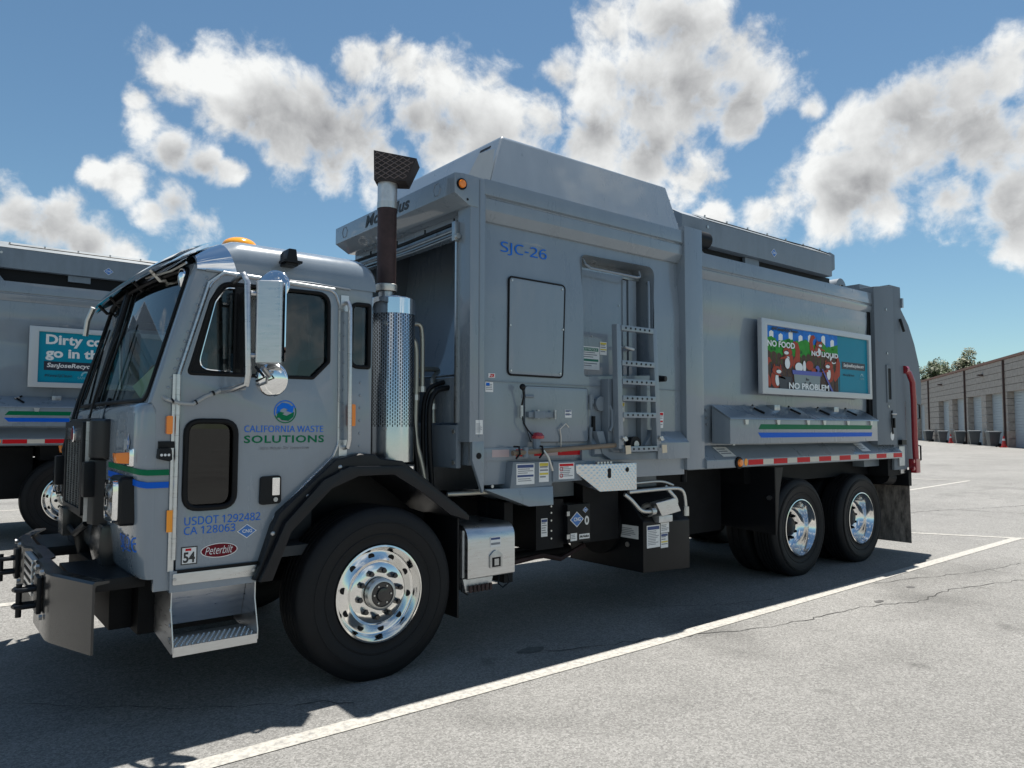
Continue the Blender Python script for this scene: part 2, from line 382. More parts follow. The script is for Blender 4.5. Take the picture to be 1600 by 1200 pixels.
SIDE = lambda y: (lambda p: (p[0], y + p[2], p[1]))     # sheet in the x-z plane, thickness along y
FRONT = lambda x: (lambda p: (x + p[2], -p[0], p[1]))   # sheet facing -x: drawn with x = -y
def plate(name, loops, thick, fn, m, parent, bev=0.0, smooth=35):
    me = curve_mesh(loops, thick)
    for v in me.vertices: v.co = fn(v.co.copy())
    me.materials.clear()
    return finish(me, name, m, parent, smooth, bev)
import os
try:    # a plain grotesque that ships with Blender, like the decals; Blender's default font otherwise
    FONT = bpy.data.fonts.load(os.path.join(bpy.utils.system_resource('DATAFILES'), 'fonts', 'NotoSansHebrew-Regular.woff2'))
except Exception:
    FONT = None
def text(s, x0, x1, z0, z1, fn, m, parent, name='lettering', bold=0.0, shear=0.0, thick=0.0015, spacing=1.0, size_keep=False):
    cu = bpy.data.curves.new('t', 'FONT'); cu.body = s
    if FONT and bold < 0.016: cu.font = FONT; bold = 0.0
    cu.size = 1.0; cu.shear = shear; cu.offset = bold; cu.extrude = 0.5; cu.space_character = spacing; cu.resolution_u = 3
    ob = bpy.data.objects.new('t', cu); me = bpy.data.meshes.new_from_object(ob)
    bpy.data.objects.remove(ob); bpy.data.curves.remove(cu)
    xs = [v.co.x for v in me.vertices]; ys = [v.co.y for v in me.vertices]
    ax, bx, ay, by = min(xs), max(xs), min(ys), max(ys)
    for v in me.vertices:
        v.co = fn(Vector((x0 + (v.co.x - ax) / (bx - ax) * (x1 - x0), z0 + (v.co.y - ay) / (by - ay) * (z1 - z0), v.co.z * thick)))
    me.materials.clear()
    return finish(me, name, m, parent, 0)
def empty(name, loc, label, cat, group=None):
    o = bpy.data.objects.new(name, None); COL.objects.link(o); o.location = loc; o.empty_display_size = 0.3
    o['label'] = label; o['category'] = cat
    if group: o['group'] = group
    return o
def tag(o, label, cat, group=None):
    o['label'] = label; o['category'] = cat
    if group: o['group'] = group
    return o
def wavy(x, z, k=1.0, s=1.3): return k * mnoise.noise(Vector((x * s, 3.7, z * s * 1.4)))

# ------------------------------------------------------------------ ground
def ss(v, a, b):
    t = max(0.0, min(1.0, (v - a) / (b - a))); return t * t * (3 - 2 * t)
def ground_z(x, y): return 0.15 * max(ss(y, 2.6, 6.4), ss(x, 10, 28))
def asphalt_mat():
    m, n, l, p = new_mat('asphalt')
    t = n.new('ShaderNodeTexCoord'); V = t.outputs['Object']
    def nz(scale, detail, rough=0.6):
        a = n.new('ShaderNodeTexNoise'); a.inputs['Scale'].default_value = scale; a.inputs['Detail'].default_value = detail; a.inputs['Roughness'].default_value = rough
        l.new(V, a.inputs['Vector']); return a.outputs[0]
    def mr(v, a, b, lo, hi):
        k = n.new('ShaderNodeMapRange'); k.clamp = True
        for i, q in enumerate((a, b, lo, hi)): k.inputs[1 + i].default_value = q
        l.new(v, k.inputs[0]); return k.outputs[0]
    def mul(a, b):
        k = n.new('ShaderNodeMath'); k.operation = 'MULTIPLY'
        for i, q in enumerate((a, b)):
            if isinstance(q, float): k.inputs[i].default_value = q
            else: l.new(q, k.inputs[i])
        return k.outputs[0]
    big = mr(nz(0.35, 5), 0.3, 0.7, 0.86, 1.10)
    mid = mr(nz(3.2, 6, 0.7), 0.3, 0.7, 0.92, 1.08)
    fine = mr(nz(105, 4, 0.8), 0.32, 0.68, 0.60, 1.40)
    vo = n.new('ShaderNodeTexVoronoi'); vo.inputs['Scale'].default_value = 85.0; l.new(V, vo.inputs['Vector'])
    sep = n.new('ShaderNodeSeparateColor'); l.new(vo.outputs['Color'], sep.inputs[0])
    stones = mr(sep.outputs[0], 0.0, 1.0, 0.70, 1.28)
    stain = mr(nz(0.55, 3, 0.5), 0.60, 0.72, 1.0, 0.72)
    spots = mr(nz(1.9, 2, 0.4), 0.70, 0.76, 1.0, 0.70)
    v = mul(mul(mul(big, mid), mul(fine, stones)), mul(stain, spots))
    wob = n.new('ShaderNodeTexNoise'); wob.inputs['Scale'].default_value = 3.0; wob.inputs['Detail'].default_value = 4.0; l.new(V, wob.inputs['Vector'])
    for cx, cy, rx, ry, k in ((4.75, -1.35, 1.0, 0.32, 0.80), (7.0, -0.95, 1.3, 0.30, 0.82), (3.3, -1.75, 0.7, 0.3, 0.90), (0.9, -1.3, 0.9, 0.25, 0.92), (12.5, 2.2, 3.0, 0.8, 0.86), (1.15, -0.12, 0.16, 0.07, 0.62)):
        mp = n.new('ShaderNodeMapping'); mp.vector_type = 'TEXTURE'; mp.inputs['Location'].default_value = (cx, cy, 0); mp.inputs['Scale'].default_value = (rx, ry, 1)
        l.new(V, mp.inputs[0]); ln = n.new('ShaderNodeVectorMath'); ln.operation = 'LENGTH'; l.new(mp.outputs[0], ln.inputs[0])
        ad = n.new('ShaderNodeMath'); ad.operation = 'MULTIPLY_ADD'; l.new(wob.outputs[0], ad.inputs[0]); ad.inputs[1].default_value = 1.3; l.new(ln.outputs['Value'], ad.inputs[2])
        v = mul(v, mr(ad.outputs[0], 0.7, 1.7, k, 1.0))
    vm = n.new('ShaderNodeVectorMath'); vm.operation = 'SCALE'; vm.inputs[0].default_value = (0.206, 0.203, 0.193); l.new(v, vm.inputs['Scale'])
    l.new(vm.outputs[0], p.inputs['Base Color'])
    p.inputs['Roughness'].default_value = 0.88; p.inputs['Specular IOR Level'].default_value = 0.25
    b = n.new('ShaderNodeBump'); b.inputs['Strength'].default_value = 0.55; b.inputs['Distance'].default_value = 0.006
    l.new(mul(fine, stones), b.inputs['Height']); l.new(b.outputs[0], p.inputs['Normal'])
    return m
M['asphalt'] = asphalt_mat()
def line_mat():
    m, n, l, p = new_mat('line_paint')
    t = n.new('ShaderNodeTexCoord')
    a = n.new('ShaderNodeTexNoise'); a.inputs['Scale'].default_value = 26; a.inputs['Detail'].default_value = 8; a.inputs['Roughness'].default_value = 0.75; l.new(t.outputs['Object'], a.inputs['Vector'])
    c = n.new('ShaderNodeValToRGB'); c.color_ramp.elements[0].position = 0.36; c.color_ramp.elements[0].color = (0.20, 0.195, 0.185, 1); c.color_ramp.elements[1].position = 0.56; c.color_ramp.elements[1].color = (0.39, 0.375, 0.335, 1)
    l.new(a.outputs[0], c.inputs[0]); l.new(c.outputs[0], p.inputs['Base Color'])
    p.inputs['Roughness'].default_value = 0.75
    b = n.new('ShaderNodeBump'); b.inputs['Strength'].default_value = 0.4; b.inputs['Distance'].default_value = 0.004
    f = n.new('ShaderNodeTexNoise'); f.inputs['Scale'].default_value = 120; f.inputs['Detail'].default_value = 4; l.new(t.outputs['Object'], f.inputs['Vector'])
    l.new(f.outputs[0], b.inputs['Height']); l.new(b.outputs[0], p.inputs['Normal'])
    return m
M['line'] = line_mat()
M['crack'] = mat('crack_fill', (0.030, 0.029, 0.027), 0.9)
M['oil'] = mat('oil_mark', (0.06, 0.058, 0.056), 0.6, var=0.5, vscale=20)
xs = [-500, -150, -40, -12, -4, 2, 6, 9] + [10 + i * 1.5 for i in range(13)] + [34, 60, 120, 300, 700]
ys = [-500, -150, -40, -12, -4, 0, 2] + [2.6 + i * 0.38 for i in range(11)] + [8, 14, 30, 60, 150, 700]
g = MB(); g.v = [(x, y, ground_z(x, y)) for x in xs for y in ys]
g.f = [(i * len(ys) + j, (i + 1) * len(ys) + j, (i + 1) * len(ys) + j + 1, i * len(ys) + j + 1) for i in range(len(xs) - 1) for j in range(len(ys) - 1)]
ground = g.build('asphalt_ground', 'asphalt', None, smooth=60)
ground['kind'] = 'structure'
def ribbon(pts, w, dz, jit=0.0, step=0.5):
    P = []
    for a, b in zip(pts[:-1], pts[1:]):
        k = max(1, int((Vector(b) - Vector(a)).length / step))
        for i in range(k): P.append(Vector(a).lerp(Vector(b), i / k))
    P.append(Vector(pts[-1]))
    if jit:
        for i in range(1, len(P) - 1): P[i] += Vector((random.uniform(-jit, jit), random.uniform(-jit, jit)))
    mb = MB(); v = []
    for i, p in enumerate(P):
        d = (P[min(i + 1, len(P) - 1)] - P[max(i - 1, 0)]).normalized(); nn = Vector((-d.y, d.x))
        ww = w if not jit else w * random.uniform(0.35, 1.3)
        for s in (-0.5, 0.5):
            q = p + nn * ww * s; v.append((q.x, q.y, ground_z(q.x, q.y) + dz))
    mb.add(v, [(2 * i, 2 * i + 2, 2 * i + 3, 2 * i + 1) for i in range(len(P) - 1)])
    return mb
LINES = [([(-14, -0.52), (-1.27, -0.525), (1.8, -0.535), (9.95, -0.375)], 0.125),
         ([(8.2, 2.9), (9.36, 0.765), (10.02, -0.44), (11.2, -2.6), (12.4, -4.8)], 0.10),
         ([(-14, 3.62), (-1.7, 3.62), (8.5, 3.75), (20.6, 4.05)], 0.11),
         ([(18.6, 7.9), (20.0, 5.35), (20.75, 4.05)], 0.10),
         ([(-14, 10.9), (-1.1, 10.9), (16, 11.2)], 0.12)]
for pts, w in LINES:
    o = ribbon(pts, w, 0.004).build('parking_line', 'line', None, smooth=0); o['kind'] = 'structure'
CR = [([(1.2, -0.2), (2.4, -0.6), (3.1, -0.85), (4.1, -0.95), (4.9, -1.18), (5.7, -1.16), (6.6, -1.42), (8.4, -1.9)], 0.010),
      ([(5.3, -0.55), (5.9, -0.70), (6.9, -1.0), (8.2, -1.15)], 0.008),
      ([(10.5, 2.2), (12.5, 1.9), (14.6, 1.1), (16, 1.0), (18.5, 0.1)], 0.022), ([(13.2, 1.6), (13.4, 0.7), (14.4, -0.6)], 0.02),
      ([(18, 9), (23, 7.4), (27, 4.4), (33, 2)], 0.03), ([(20, 3), (24, 2.4), (29, -0.6)], 0.024),
      ([(-1.8, 0.9), (-1.2, 0.35), (-0.3, -0.25)], 0.007), ([(2.8, 0.2), (3.2, -0.1), (3.9, -0.3)], 0.007), ([(6.2, -2.2), (6.9, -1.5), (7.2, -0.2)], 0.006)]
for pts, w in CR:
    ribbon(pts, w, 0.0025, jit=0.035, step=0.09).build('crack', 'crack', ground, smooth=0)
for cx, cy, a, b in [(1.13, -0.12, 0.11, 0.06), (4.55, -0.95, 0.07, 0.03), (5.4, -0.86, 0.05, 0.04)]:
    mb = MB(); mb.add([(cx, cy, 0.003)] + [(cx + a * math.cos(t) * random.uniform(0.8, 1.15), cy + b * math.sin(t) * random.uniform(0.8, 1.15), 0.003) for t in (i * 0.3927 for i in range(16))], [(0, i + 1, (i + 1) % 16 + 1) for i in range(16)])
    mb.build('oil_spot', 'oil', ground, smooth=0)

# ------------------------------------------------------------------ block building with roller doors
M['block'] = mat('split_block', (0.320, 0.290, 0.262), 0.92, var=0.22, vscale=3.0, bump=0.6, bscale=14)
M['block2'] = mat('base_block', (0.350, 0.300, 0.258), 0.92, var=0.25, vscale=3.5, bump=0.6, bscale=14)
M['mortar'] = mat('block_joint', (0.17, 0.148, 0.13), 0.95)
M['coping'] = mat('coping_red', (0.20, 0.085, 0.055), 0.6, var=0.15)
M['door'] = mat('roller_door_grey', (0.300, 0.345, 0.385), 0.5, var=0.05)
M['pipe'] = mat('downpipe_brown', (0.055, 0.030, 0.026), 0.6)
BYAW = R(33.125)
bld = empty('storage_building', (57.26, 13.46, 0.15), 'long tan block building with roller doors and red coping behind the lot', 'building')
bld.rotation_euler = (0, 0, BYAW)
# local: s along +x, depth into the building -y, lot side +y
S0, S1 = -16.0, 46.0
OPEN = [(-11.2, -7.1), (-5.6, -1.5), (-0.15, 3.95), (5.2, 9.3), (10.6, 14.7), (16.1, 20.1), (21.5, 25.6), (32.3, 36.4), (38.0, 42.1)]
MB().box(S0, S1, -12.0, -0.55, -0.3, 6.35).build('wall_core', 'mortar', bld, smooth=0)
def course(z0, z1, m, spans):
    for a, b in spans: MB().box(a, b, -0.54, 0.0, z0 + 0.022, z1 - 0.012).build('block_course', m, bld, smooth=0)
zz = [4.1, 4.62, 5.14, 5.66, 6.18, 6.55]
for a, b in zip(zz[:-1], zz[1:]): course(a, b, 'block', [(S0, S1)])
edges = [S0] + [e for o_ in OPEN for e in o_] + [S1]
piers = [(edges[i], edges[i + 1]) for i in range(0, len(edges), 2)]
zz = [-0.2, 0.62, 1.24, 1.86, 2.48, 3.10, 3.60, 4.10]
for a, b in zip(zz[:-1], zz[1:]): course(a, b, 'block2' if a < 1.2 else 'block', piers)
MB().box(S0 - 0.1, S1 + 0.1, -12.0, 0.10, 6.56, 6.74).build('coping', 'coping', bld, smooth=0)
for a, b in OPEN:
    d = MB(); zc = [(0.0 + i * 0.21, 0.0 + (i + 1) * 0.21) for i in range(20)]
    for z0, z1 in zc: d.prism([(-0.50, z0), (-0.445, z0 + 0.008), (-0.445, z1 - 0.008), (-0.50, z1)], 'x', a + 0.02, b - 0.02)
    dd = d.build('roller_door', 'door', bld, smooth=0)
    MB().box(a + 0.35, a + 0.5, -0.44, -0.38, 1.95, 2.15).build('lock', 'pipe', dd)
for s_ in (-7, 4.45, 15.3, 29.84): MB().box(s_ - 0.07, s_ + 0.07, 0.003, 0.14, -0.1, 6.5).build('downpipe', 'pipe', bld, smooth=0)
for s_ in (10.0, 24.06): 
    q = MB().box(s_ - 0.25, s_ + 0.25, 0.002, 0.35, 5.70, 5.82).build('wall_light', 'pipe', bld, smooth=0)
MB().cyl((27.45, 0.5, -0.2), (27.45, 0.5, 1.25), 0.16).build('pillar', 'block2', bld)
def bpt(s, off): return (57.26 + math.cos(BYAW) * s - math.sin(BYAW) * off, 13.46 + math.sin(BYAW) * s + math.cos(BYAW) * off)
M['cart'] = mat('cart_grey', (0.055, 0.062, 0.070), 0.5, var=0.1)
M['cartlid'] = mat('cart_lid', (0.16, 0.175, 0.19), 0.45)
M['cone'] = mat('cone_red', (0.50, 0.035, 0.03), 0.5)
CART = ['grey wheeled cart farthest right, before the roller door beside a red cone', 'grey wheeled cart second from right along the roller doors', 'grey wheeled cart in the middle of the row of five', 'grey wheeled cart second from left along the roller doors', 'grey wheeled cart farthest left beside the pale post']
for i, s_ in enumerate((4.92, 9.94, 14.44, 20.68, 27.0)):
    x, y = bpt(s_, 0.75)
    c = empty('trash_cart', (x, y, ground_z(x, y)), CART[i], 'trash cart', 'carts in front of the building')
    c.rotation_euler = (0, 0, BYAW + random.uniform(-0.2, 0.2)); sc_ = random.uniform(0.96, 1.06); c.scale = (sc_ * 1.12, sc_ * 1.05, sc_ * 1.12)
    b = MB(); b.add([(sx * w, sy * w, z) for z, w in ((0.08, 0.26), (0.95, 0.36)) for sx, sy in ((-1, -1), (1, -1), (1, 1), (-1, 1))], [(0, 1, 2, 3), (4, 7, 6, 5)] + [(k, (k + 1) % 4, 4 + (k + 1) % 4, 4 + k) for k in range(4)])
    b.build('body', 'cart', c, bev=0.02)
    MB().prism([(-0.40, 0.955), (0.40, 0.955), (0.40, 1.0), (0.2, 1.05), (-0.40, 1.03)], 'y', -0.40, 0.40).build('lid', 'cartlid', c, bev=0.01)
    for sx in (-1, 1): MB().cyl((sx * 0.24, -0.30, 0.12), (sx * 0.30, -0.30, 0.12), 0.12).build('wheel', 'rubber', c)
    MB().tube([(-0.25, -0.36, 0.9), (-0.25, -0.46, 0.95), (0.25, -0.46, 0.95), (0.25, -0.36, 0.9)], 0.018).build('handle', 'cart', c)
for i, (s_, lab) in enumerate(((3.1, 'red traffic cone at the foot of the wall right of the carts'), (18.6, 'red traffic cone between the two carts left of the middle'))):
    x, y = bpt(s_, 0.55)
    c = empty('traffic_cone', (x, y, ground_z(x, y)), lab, 'traffic cone', 'cones by the building')
    MB().box(-0.22, 0.22, -0.22, 0.22, 0.005, 0.05).build('base', 'cone', c)
    MB().cyl((0, 0, 0.05), (0, 0, 0.85), 0.17, 0.04).build('body', 'cone', c)
    MB().cyl((0, 0, 0.5), (0, 0, 0.64), 0.100, 0.078).build('band', 'white', c)

# ------------------------------------------------------------------ trees behind the building
def leaf_mat(name, col):
    m, n, l, p = new_mat(name)
    i = n.new('ShaderNodeObjectInfo'); g_ = n.new('ShaderNodeNewGeometry')
    mr = n.new('ShaderNodeMapRange'); mr.inputs[3].default_value = 0.55; mr.inputs[4].default_value = 1.5; l.new(g_.outputs['Random Per Island'], mr.inputs[0])
    vm = n.new('ShaderNodeVectorMath'); vm.operation = 'SCALE'; vm.inputs[0].default_value = col; l.new(mr.outputs[0], vm.inputs['Scale']); l.new(vm.outputs[0], p.inputs['Base Color'])
    p.inputs['Roughness'].default_value = 0.6
    return m
M['leaf'] = leaf_mat('leaves', (0.060, 0.085, 0.030))
M['leaf2'] = leaf_mat('leaves_olive', (0.085, 0.100, 0.040))
M['bark'] = mat('bark', (0.06, 0.045, 0.035), 0.9, var=0.3)
def tree(loc, h, rad, label, lm, seed, n=9000):
    rnd = random.Random(seed)
    t = empty('tree', loc, label, 'tree', 'trees behind the building')
    tr = MB(); tr.cyl((0, 0, -0.3), (0.1, 0, h * 0.45), 0.28, 0.17, 10); tips = []
    for k in range(7):
        a = k * 0.9 + rnd.uniform(0, 0.5); e = Vector((math.cos(a) * rad * rnd.uniform(0.35, 0.8), math.sin(a) * rad * rnd.uniform(0.35, 0.8), h * rnd.uniform(0.55, 0.9)))
        tr.tube([(0.1, 0, h * 0.4), e * 0.55 + Vector((0, 0, h * 0.2)), e], 0.07, 6); tips.append(e)
    tips += [Vector((0, 0, h * 0.9)), Vector((0, 0, h * 0.7))]
    tr.build('trunk', 'bark', t)
    lf = MB()
    for c in tips:
        for q in range(5):
            cc_ = c + Vector((rnd.gauss(0, rad * 0.22), rnd.gauss(0, rad * 0.22), rnd.gauss(0, h * 0.05))); cr = rad * rnd.uniform(0.16, 0.34)
            for _ in range(n // (len(tips) * 5)):
                d = Vector((rnd.gauss(0, 1), rnd.gauss(0, 1), rnd.gauss(0, 0.8))); d = d.normalized() * cr * rnd.random() ** 0.4
                p = cc_ + d; s_ = rnd.uniform(0.10, 0.22); u = Vector((rnd.gauss(0, 1), rnd.gauss(0, 1), rnd.gauss(0, 1))).normalized(); w = u.orthogonal().normalized()
                lf.add([p - u * s_, p + w * s_ * 0.5, p + u * s_, p - w * s_ * 0.5], [(0, 1, 2, 3)])
    me = bpy.data.meshes.new('crown'); me.from_pydata(lf.v, [], lf.f); me.materials.append(M[lm]); o = bpy.data.objects.new('crown', me); COL.objects.link(o); o.parent = t
    return t
tree((98, 31.6, 0), 10.7, 2.9, 'tallest tree rising above the roofline of the block building', 'leaf2', 3)
tree((96, 34.2, 0), 9.4, 3.0, 'low rounded tree at the left end of the roof', 'leaf', 5)
tree((99, 28.8, 0), 8.6, 2.2, 'small tree peeking over the roof right of the tallest tree', 'leaf2', 9)
tree((94, 37.4, 0), 11.0, 2.4, 'dark tree half hidden behind the curved truck tailgate', 'leaf', 12)
# ------------------------------------------------------------------ the collection truck
# truck frame: x rearwards from the front axle, y from the near side (0) to the far side (2.6), z up
W = 2.6
def fy(y): return W - y
TRUCK = empty('garbage_truck', (0, 0, 0), 'grey side-loading garbage truck in the foreground with lettered cab door and squirrel poster', 'garbage truck', 'collection trucks parked side by side')
T = TRUCK

# ---- wheels
def wheel(x, yo, side, rad, width, kind, T=TRUCK):
    """yo: outer face of the tyre, side=-1 faces the near side"""
    s = side
    h = lambda d: yo - s * d      # d metres inwards from the outer face
    zc = rad - 0.012
    c = (x, 0, zc)
    rr = 0.302
    if kind == 'front':
        prof = [(0.302, 0.012), (0.300, 0.0), (0.290, -0.002), (0.286, 0.006), (0.281, 0.028), (0.273, 0.052), (0.264, 0.064), (0.254, 0.066), (0.250, 0.065), (0.206, 0.052), (0.198, 0.046), (0.191, 0.034), (0.186, 0.030), (0.10, 0.030), (0.095, 0.05), (0.02, 0.05)]
    else:
        prof = [(0.302, 0.012), (0.300, 0.0), (0.290, -0.002), (0.284, 0.008), (0.276, 0.028), (0.262, 0.045), (0.255, 0.085), (0.238, 0.140), (0.215, 0.165), (0.185, 0.180), (0.12, 0.180), (0.02, 0.18)]
    w = MB().lathe([(r, h(d)) for r, d in prof], c, n=64).build('wheel', 'rim', T, smooth=50)
    b = MB().lathe([(0.302, h(0.012)), (0.290, h(0.05)), (0.285, h(width - 0.05)), (0.302, h(width - 0.01))], c, n=48).build('rim_barrel', 'alud', w)
    R0, sh = rad, 0.022
    tp = [(0.300, 0.016), (0.312, 0.006), (0.335, 0.010), (0.345, 0.006), (0.362, 0.001), (0.364, -0.003), (0.370, -0.003), (0.373, 0.0), (0.40, -0.010), (0.436, -0.012), (0.438, -0.0155), (0.444, -0.0155), (0.446, -0.012), (0.455, -0.012), (R0 - 0.07, -0.004), (R0 - 0.055, -0.006), (R0 - 0.028, 0.010), (R0 - 0.010, 0.020), (R0 - 0.003, 0.032)]
    nr = 4 if width > 0.25 else 3
    g0, g1 = 0.04, width - 0.04
    body = []
    for k in range(nr + 1):
        a = g0 + (g1 - g0) * k / (nr + 1); e = g0 + (g1 - g0) * (k + 1) / (nr + 1)
        body += [(R0, a + 0.005), (R0, e - 0.006)]
        if k < nr: body += [(R0 - 0.012, e - 0.004), (R0 - 0.012, e + 0.004)]
    back = [(r, width - d) for r, d in reversed(tp)]
    MB().lathe([(r, h(d)) for r, d in tp + body + back], c, n=72).build('tyre', 'rubber', w, smooth=40)
    if kind == 'front':
        hub = MB().lathe([(0.100, h(0.02)), (0.099, h(-0.018)), (0.090, h(-0.028)), (0.078, h(-0.030)), (0.074, h(-0.012)), (0.002, h(-0.012))], c, n=32).build('hub_ring', 'zinc', w, smooth=40)
        MB().lathe([(0.074, h(-0.010)), (0.072, h(-0.024)), (0.045, h(-0.026)), (0.040, h(-0.040)), (0.018, h(-0.044)), (0.001, h(-0.044))], c, n=32).build('hub_cap', 'blackgloss', w, smooth=40)
        for k in range(6):
            a = k * math.pi / 3; q = Vector((x + 0.058 * math.cos(a), 0, zc + 0.058 * math.sin(a)))
            MB().cyl((q.x, h(-0.024), q.z), (q.x, h(-0.032), q.z), 0.006, n=6).build('hub_bolt', 'zinc', w)
        lr, ld, hr = 0.1425, 0.030, 0.229
    else:
        MB().lathe([(0.105, h(0.18)), (0.10, h(0.13)), (0.08, h(0.115)), (0.002, h(0.11))], c, n=32).build('hub_cap', 'black', w, smooth=40)
        lr, ld, hr = 0.1425, 0.178, 0.222
    for k in range(10):
        a = 2 * math.pi * (k + 0.25) / 10; q = (x + lr * math.cos(a), zc + lr * math.sin(a))
        nb = MB().cyl((q[0], h(ld), q[1]), (q[0], h(ld - 0.030), q[1]), 0.0215, 0.0195, n=6)
        nb.cyl((q[0], h(ld - 0.030), q[1]), (q[0], h(ld - 0.048), q[1]), 0.013, n=8)
        nb.build('lug_nut', 'blackgloss' if kind == 'front' else 'black', w)
    for k in range(10):
        a = 2 * math.pi * (k + 0.75) / 10; q = Vector((x + hr * math.cos(a), 0, zc + hr * math.sin(a)))
        if kind == 'front':
            # hand hole: dark pocket set into the dish, its mouth following the slope
            nrm = Vector((-math.cos(a) * 0.28, 0, -math.sin(a) * 0.28)) + Vector((0, s * 0.96, 0)); nrm.normalize()
            y_ = h(0.0585)
            p0 = Vector((q.x, y_, q.z)); nrm.normalize()
            MB().cyl(p0 - nrm * 0.004, p0 + nrm * 0.004, 0.0205, n=20).build('hand_hole', 'gasket', w)
    return w
for s_, yo in ((-1, 0.0), (1, W)):
    wheel(0.0, yo, s_, 0.540, 0.32, 'front')
for xa in (5.08, 6.41):
    for s_, yo in ((-1, 0.10), (1, W - 0.10)):
        wheel(xa, yo, s_, 0.520, 0.27, 'rear')
        yi = yo - s_ * 0.33
        c = (xa, 0, 0.508); hh = lambda d: yi - s_ * d
        wi = MB().lathe([(0.26, hh(0.03)), (0.285, hh(0.02)), (0.30, hh(0.015)), (0.335, hh(0.008)), (0.40, hh(-0.008)), (0.46, hh(-0.006)), (0.505, hh(0.014)), (0.520, hh(0.04)), (0.520, hh(0.09)), (0.508, hh(0.094)), (0.508, hh(0.10)), (0.520, hh(0.105)), (0.520, hh(0.165)), (0.508, hh(0.17)), (0.508, hh(0.178)), (0.520, hh(0.182)), (0.520, hh(0.23)), (0.505, hh(0.256)), (0.46, hh(0.275)), (0.40, hh(0.277)), (0.30, hh(0.255)), (0.26, hh(0.24))], c, n=56, closed=True).build('inner_wheel', 'rubber', T)
    MB().cyl((xa, 0.35, 0.508), (xa, W - 0.35, 0.508), 0.08).build('axle', 'frame', T)
    MB().ball((xa, 1.3, 0.508), (0.24, 0.22, 0.24)).build('differential', 'frame', T)
MB().box(-0.06, 0.06, 0.3, W - 0.3, 0.42, 0.52).build('front_axle', 'frame', T, bev=0.01)

# ---- chassis
for y0 in (0.88, 1.62): MB().box(-1.35, 7.25, y0, y0 + 0.09, 0.72, 0.98).build('frame_rail', 'frame', T, bev=0.006)
for x in (-1.2, 1.3, 3.6, 4.5, 5.75, 7.0): MB().box(x, x + 0.12, 0.97, 1.62, 0.74, 0.96).build('crossmember', 'frame', T)
MB().box(4.35, 7.0, 0.30, 0.85, 0.99, 1.17).build('subframe', 'frame', T); MB().box(4.35, 7.0, 1.75, 2.3, 0.99, 1.17).build('subframe', 'frame', T)
MB().prism([(-1.1, 0.55), (0.1, 0.45), (0.5, 0.6), (0.9, 0.98), (-1.1, 0.98)], 'y', 0.98, 1.62).build('engine', 'frame', T, bev=0.03)
MB().cyl((2.0, 1.3, 0.75), (4.9, 1.3, 0.55), 0.06).build('driveshaft', 'frame', T)
MB().cyl((1.15, 0.65, 0.5), (2.2, 0.65, 0.5), 0.05).build('air_tank', 'frame', T)
MB().tube([(1.1, 0.45, 0.56), (1.35, 0.42, 0.50), (1.7, 0.42, 0.53), (1.9, 0.42, 0.48), (2.2, 0.45, 0.56)], 0.022).build('hose', 'rust', T)
MB().tube([(0.9, 0.5, 0.62), (1.3, 0.5, 0.58), (2.3, 0.5, 0.6)], 0.016).build('hose', 'black', T)

# ---- cab shell
CABY = 0.08
side_out = [(-1.300, 0.70), (-1.305, 1.20), (-1.312, 1.66), (-1.335, 1.70), (-1.118, 2.465), (-0.04, 2.465), (-0.04, 1.395), (-0.15, 1.395), (-0.305, 1.362), (-0.655, 1.055), (-0.685, 0.99), (-0.765, 0.70)]
door_out = rp([(-1.193, 0.80), (-1.193, 1.853), (-1.045, 2.37), (-0.98, 2.432), (-0.31, 2.412), (-0.278, 2.33), (-0.272, 1.47), (-0.31, 1.385), (-0.662, 1.06), (-0.684, 1.0), (-0.745, 0.80)], [0.01, 0.02, 0.10, 0.05, 0.06, 0.1, 0.10, 0.10, 0.10, 0.08, 0.01])
qwin = rp([(-0.187, 1.95), (-0.062, 1.95), (-0.062, 2.35), (-0.187, 2.35)], [0.05, 0.01, 0.01, 0.05])
win = rp([(-1.160, 1.858), (-0.44, 1.862), (-0.335, 1.968), (-0.338, 2.395), (-0.99, 2.385), (-1.05, 2.27)], [0.02, 0.02, 0.03, 0.08, 0.09, 0.05])
lowwin = rp([(-1.160, 1.125), (-0.895, 1.125), (-0.895, 1.60), (-1.160, 1.60)], 0.075)
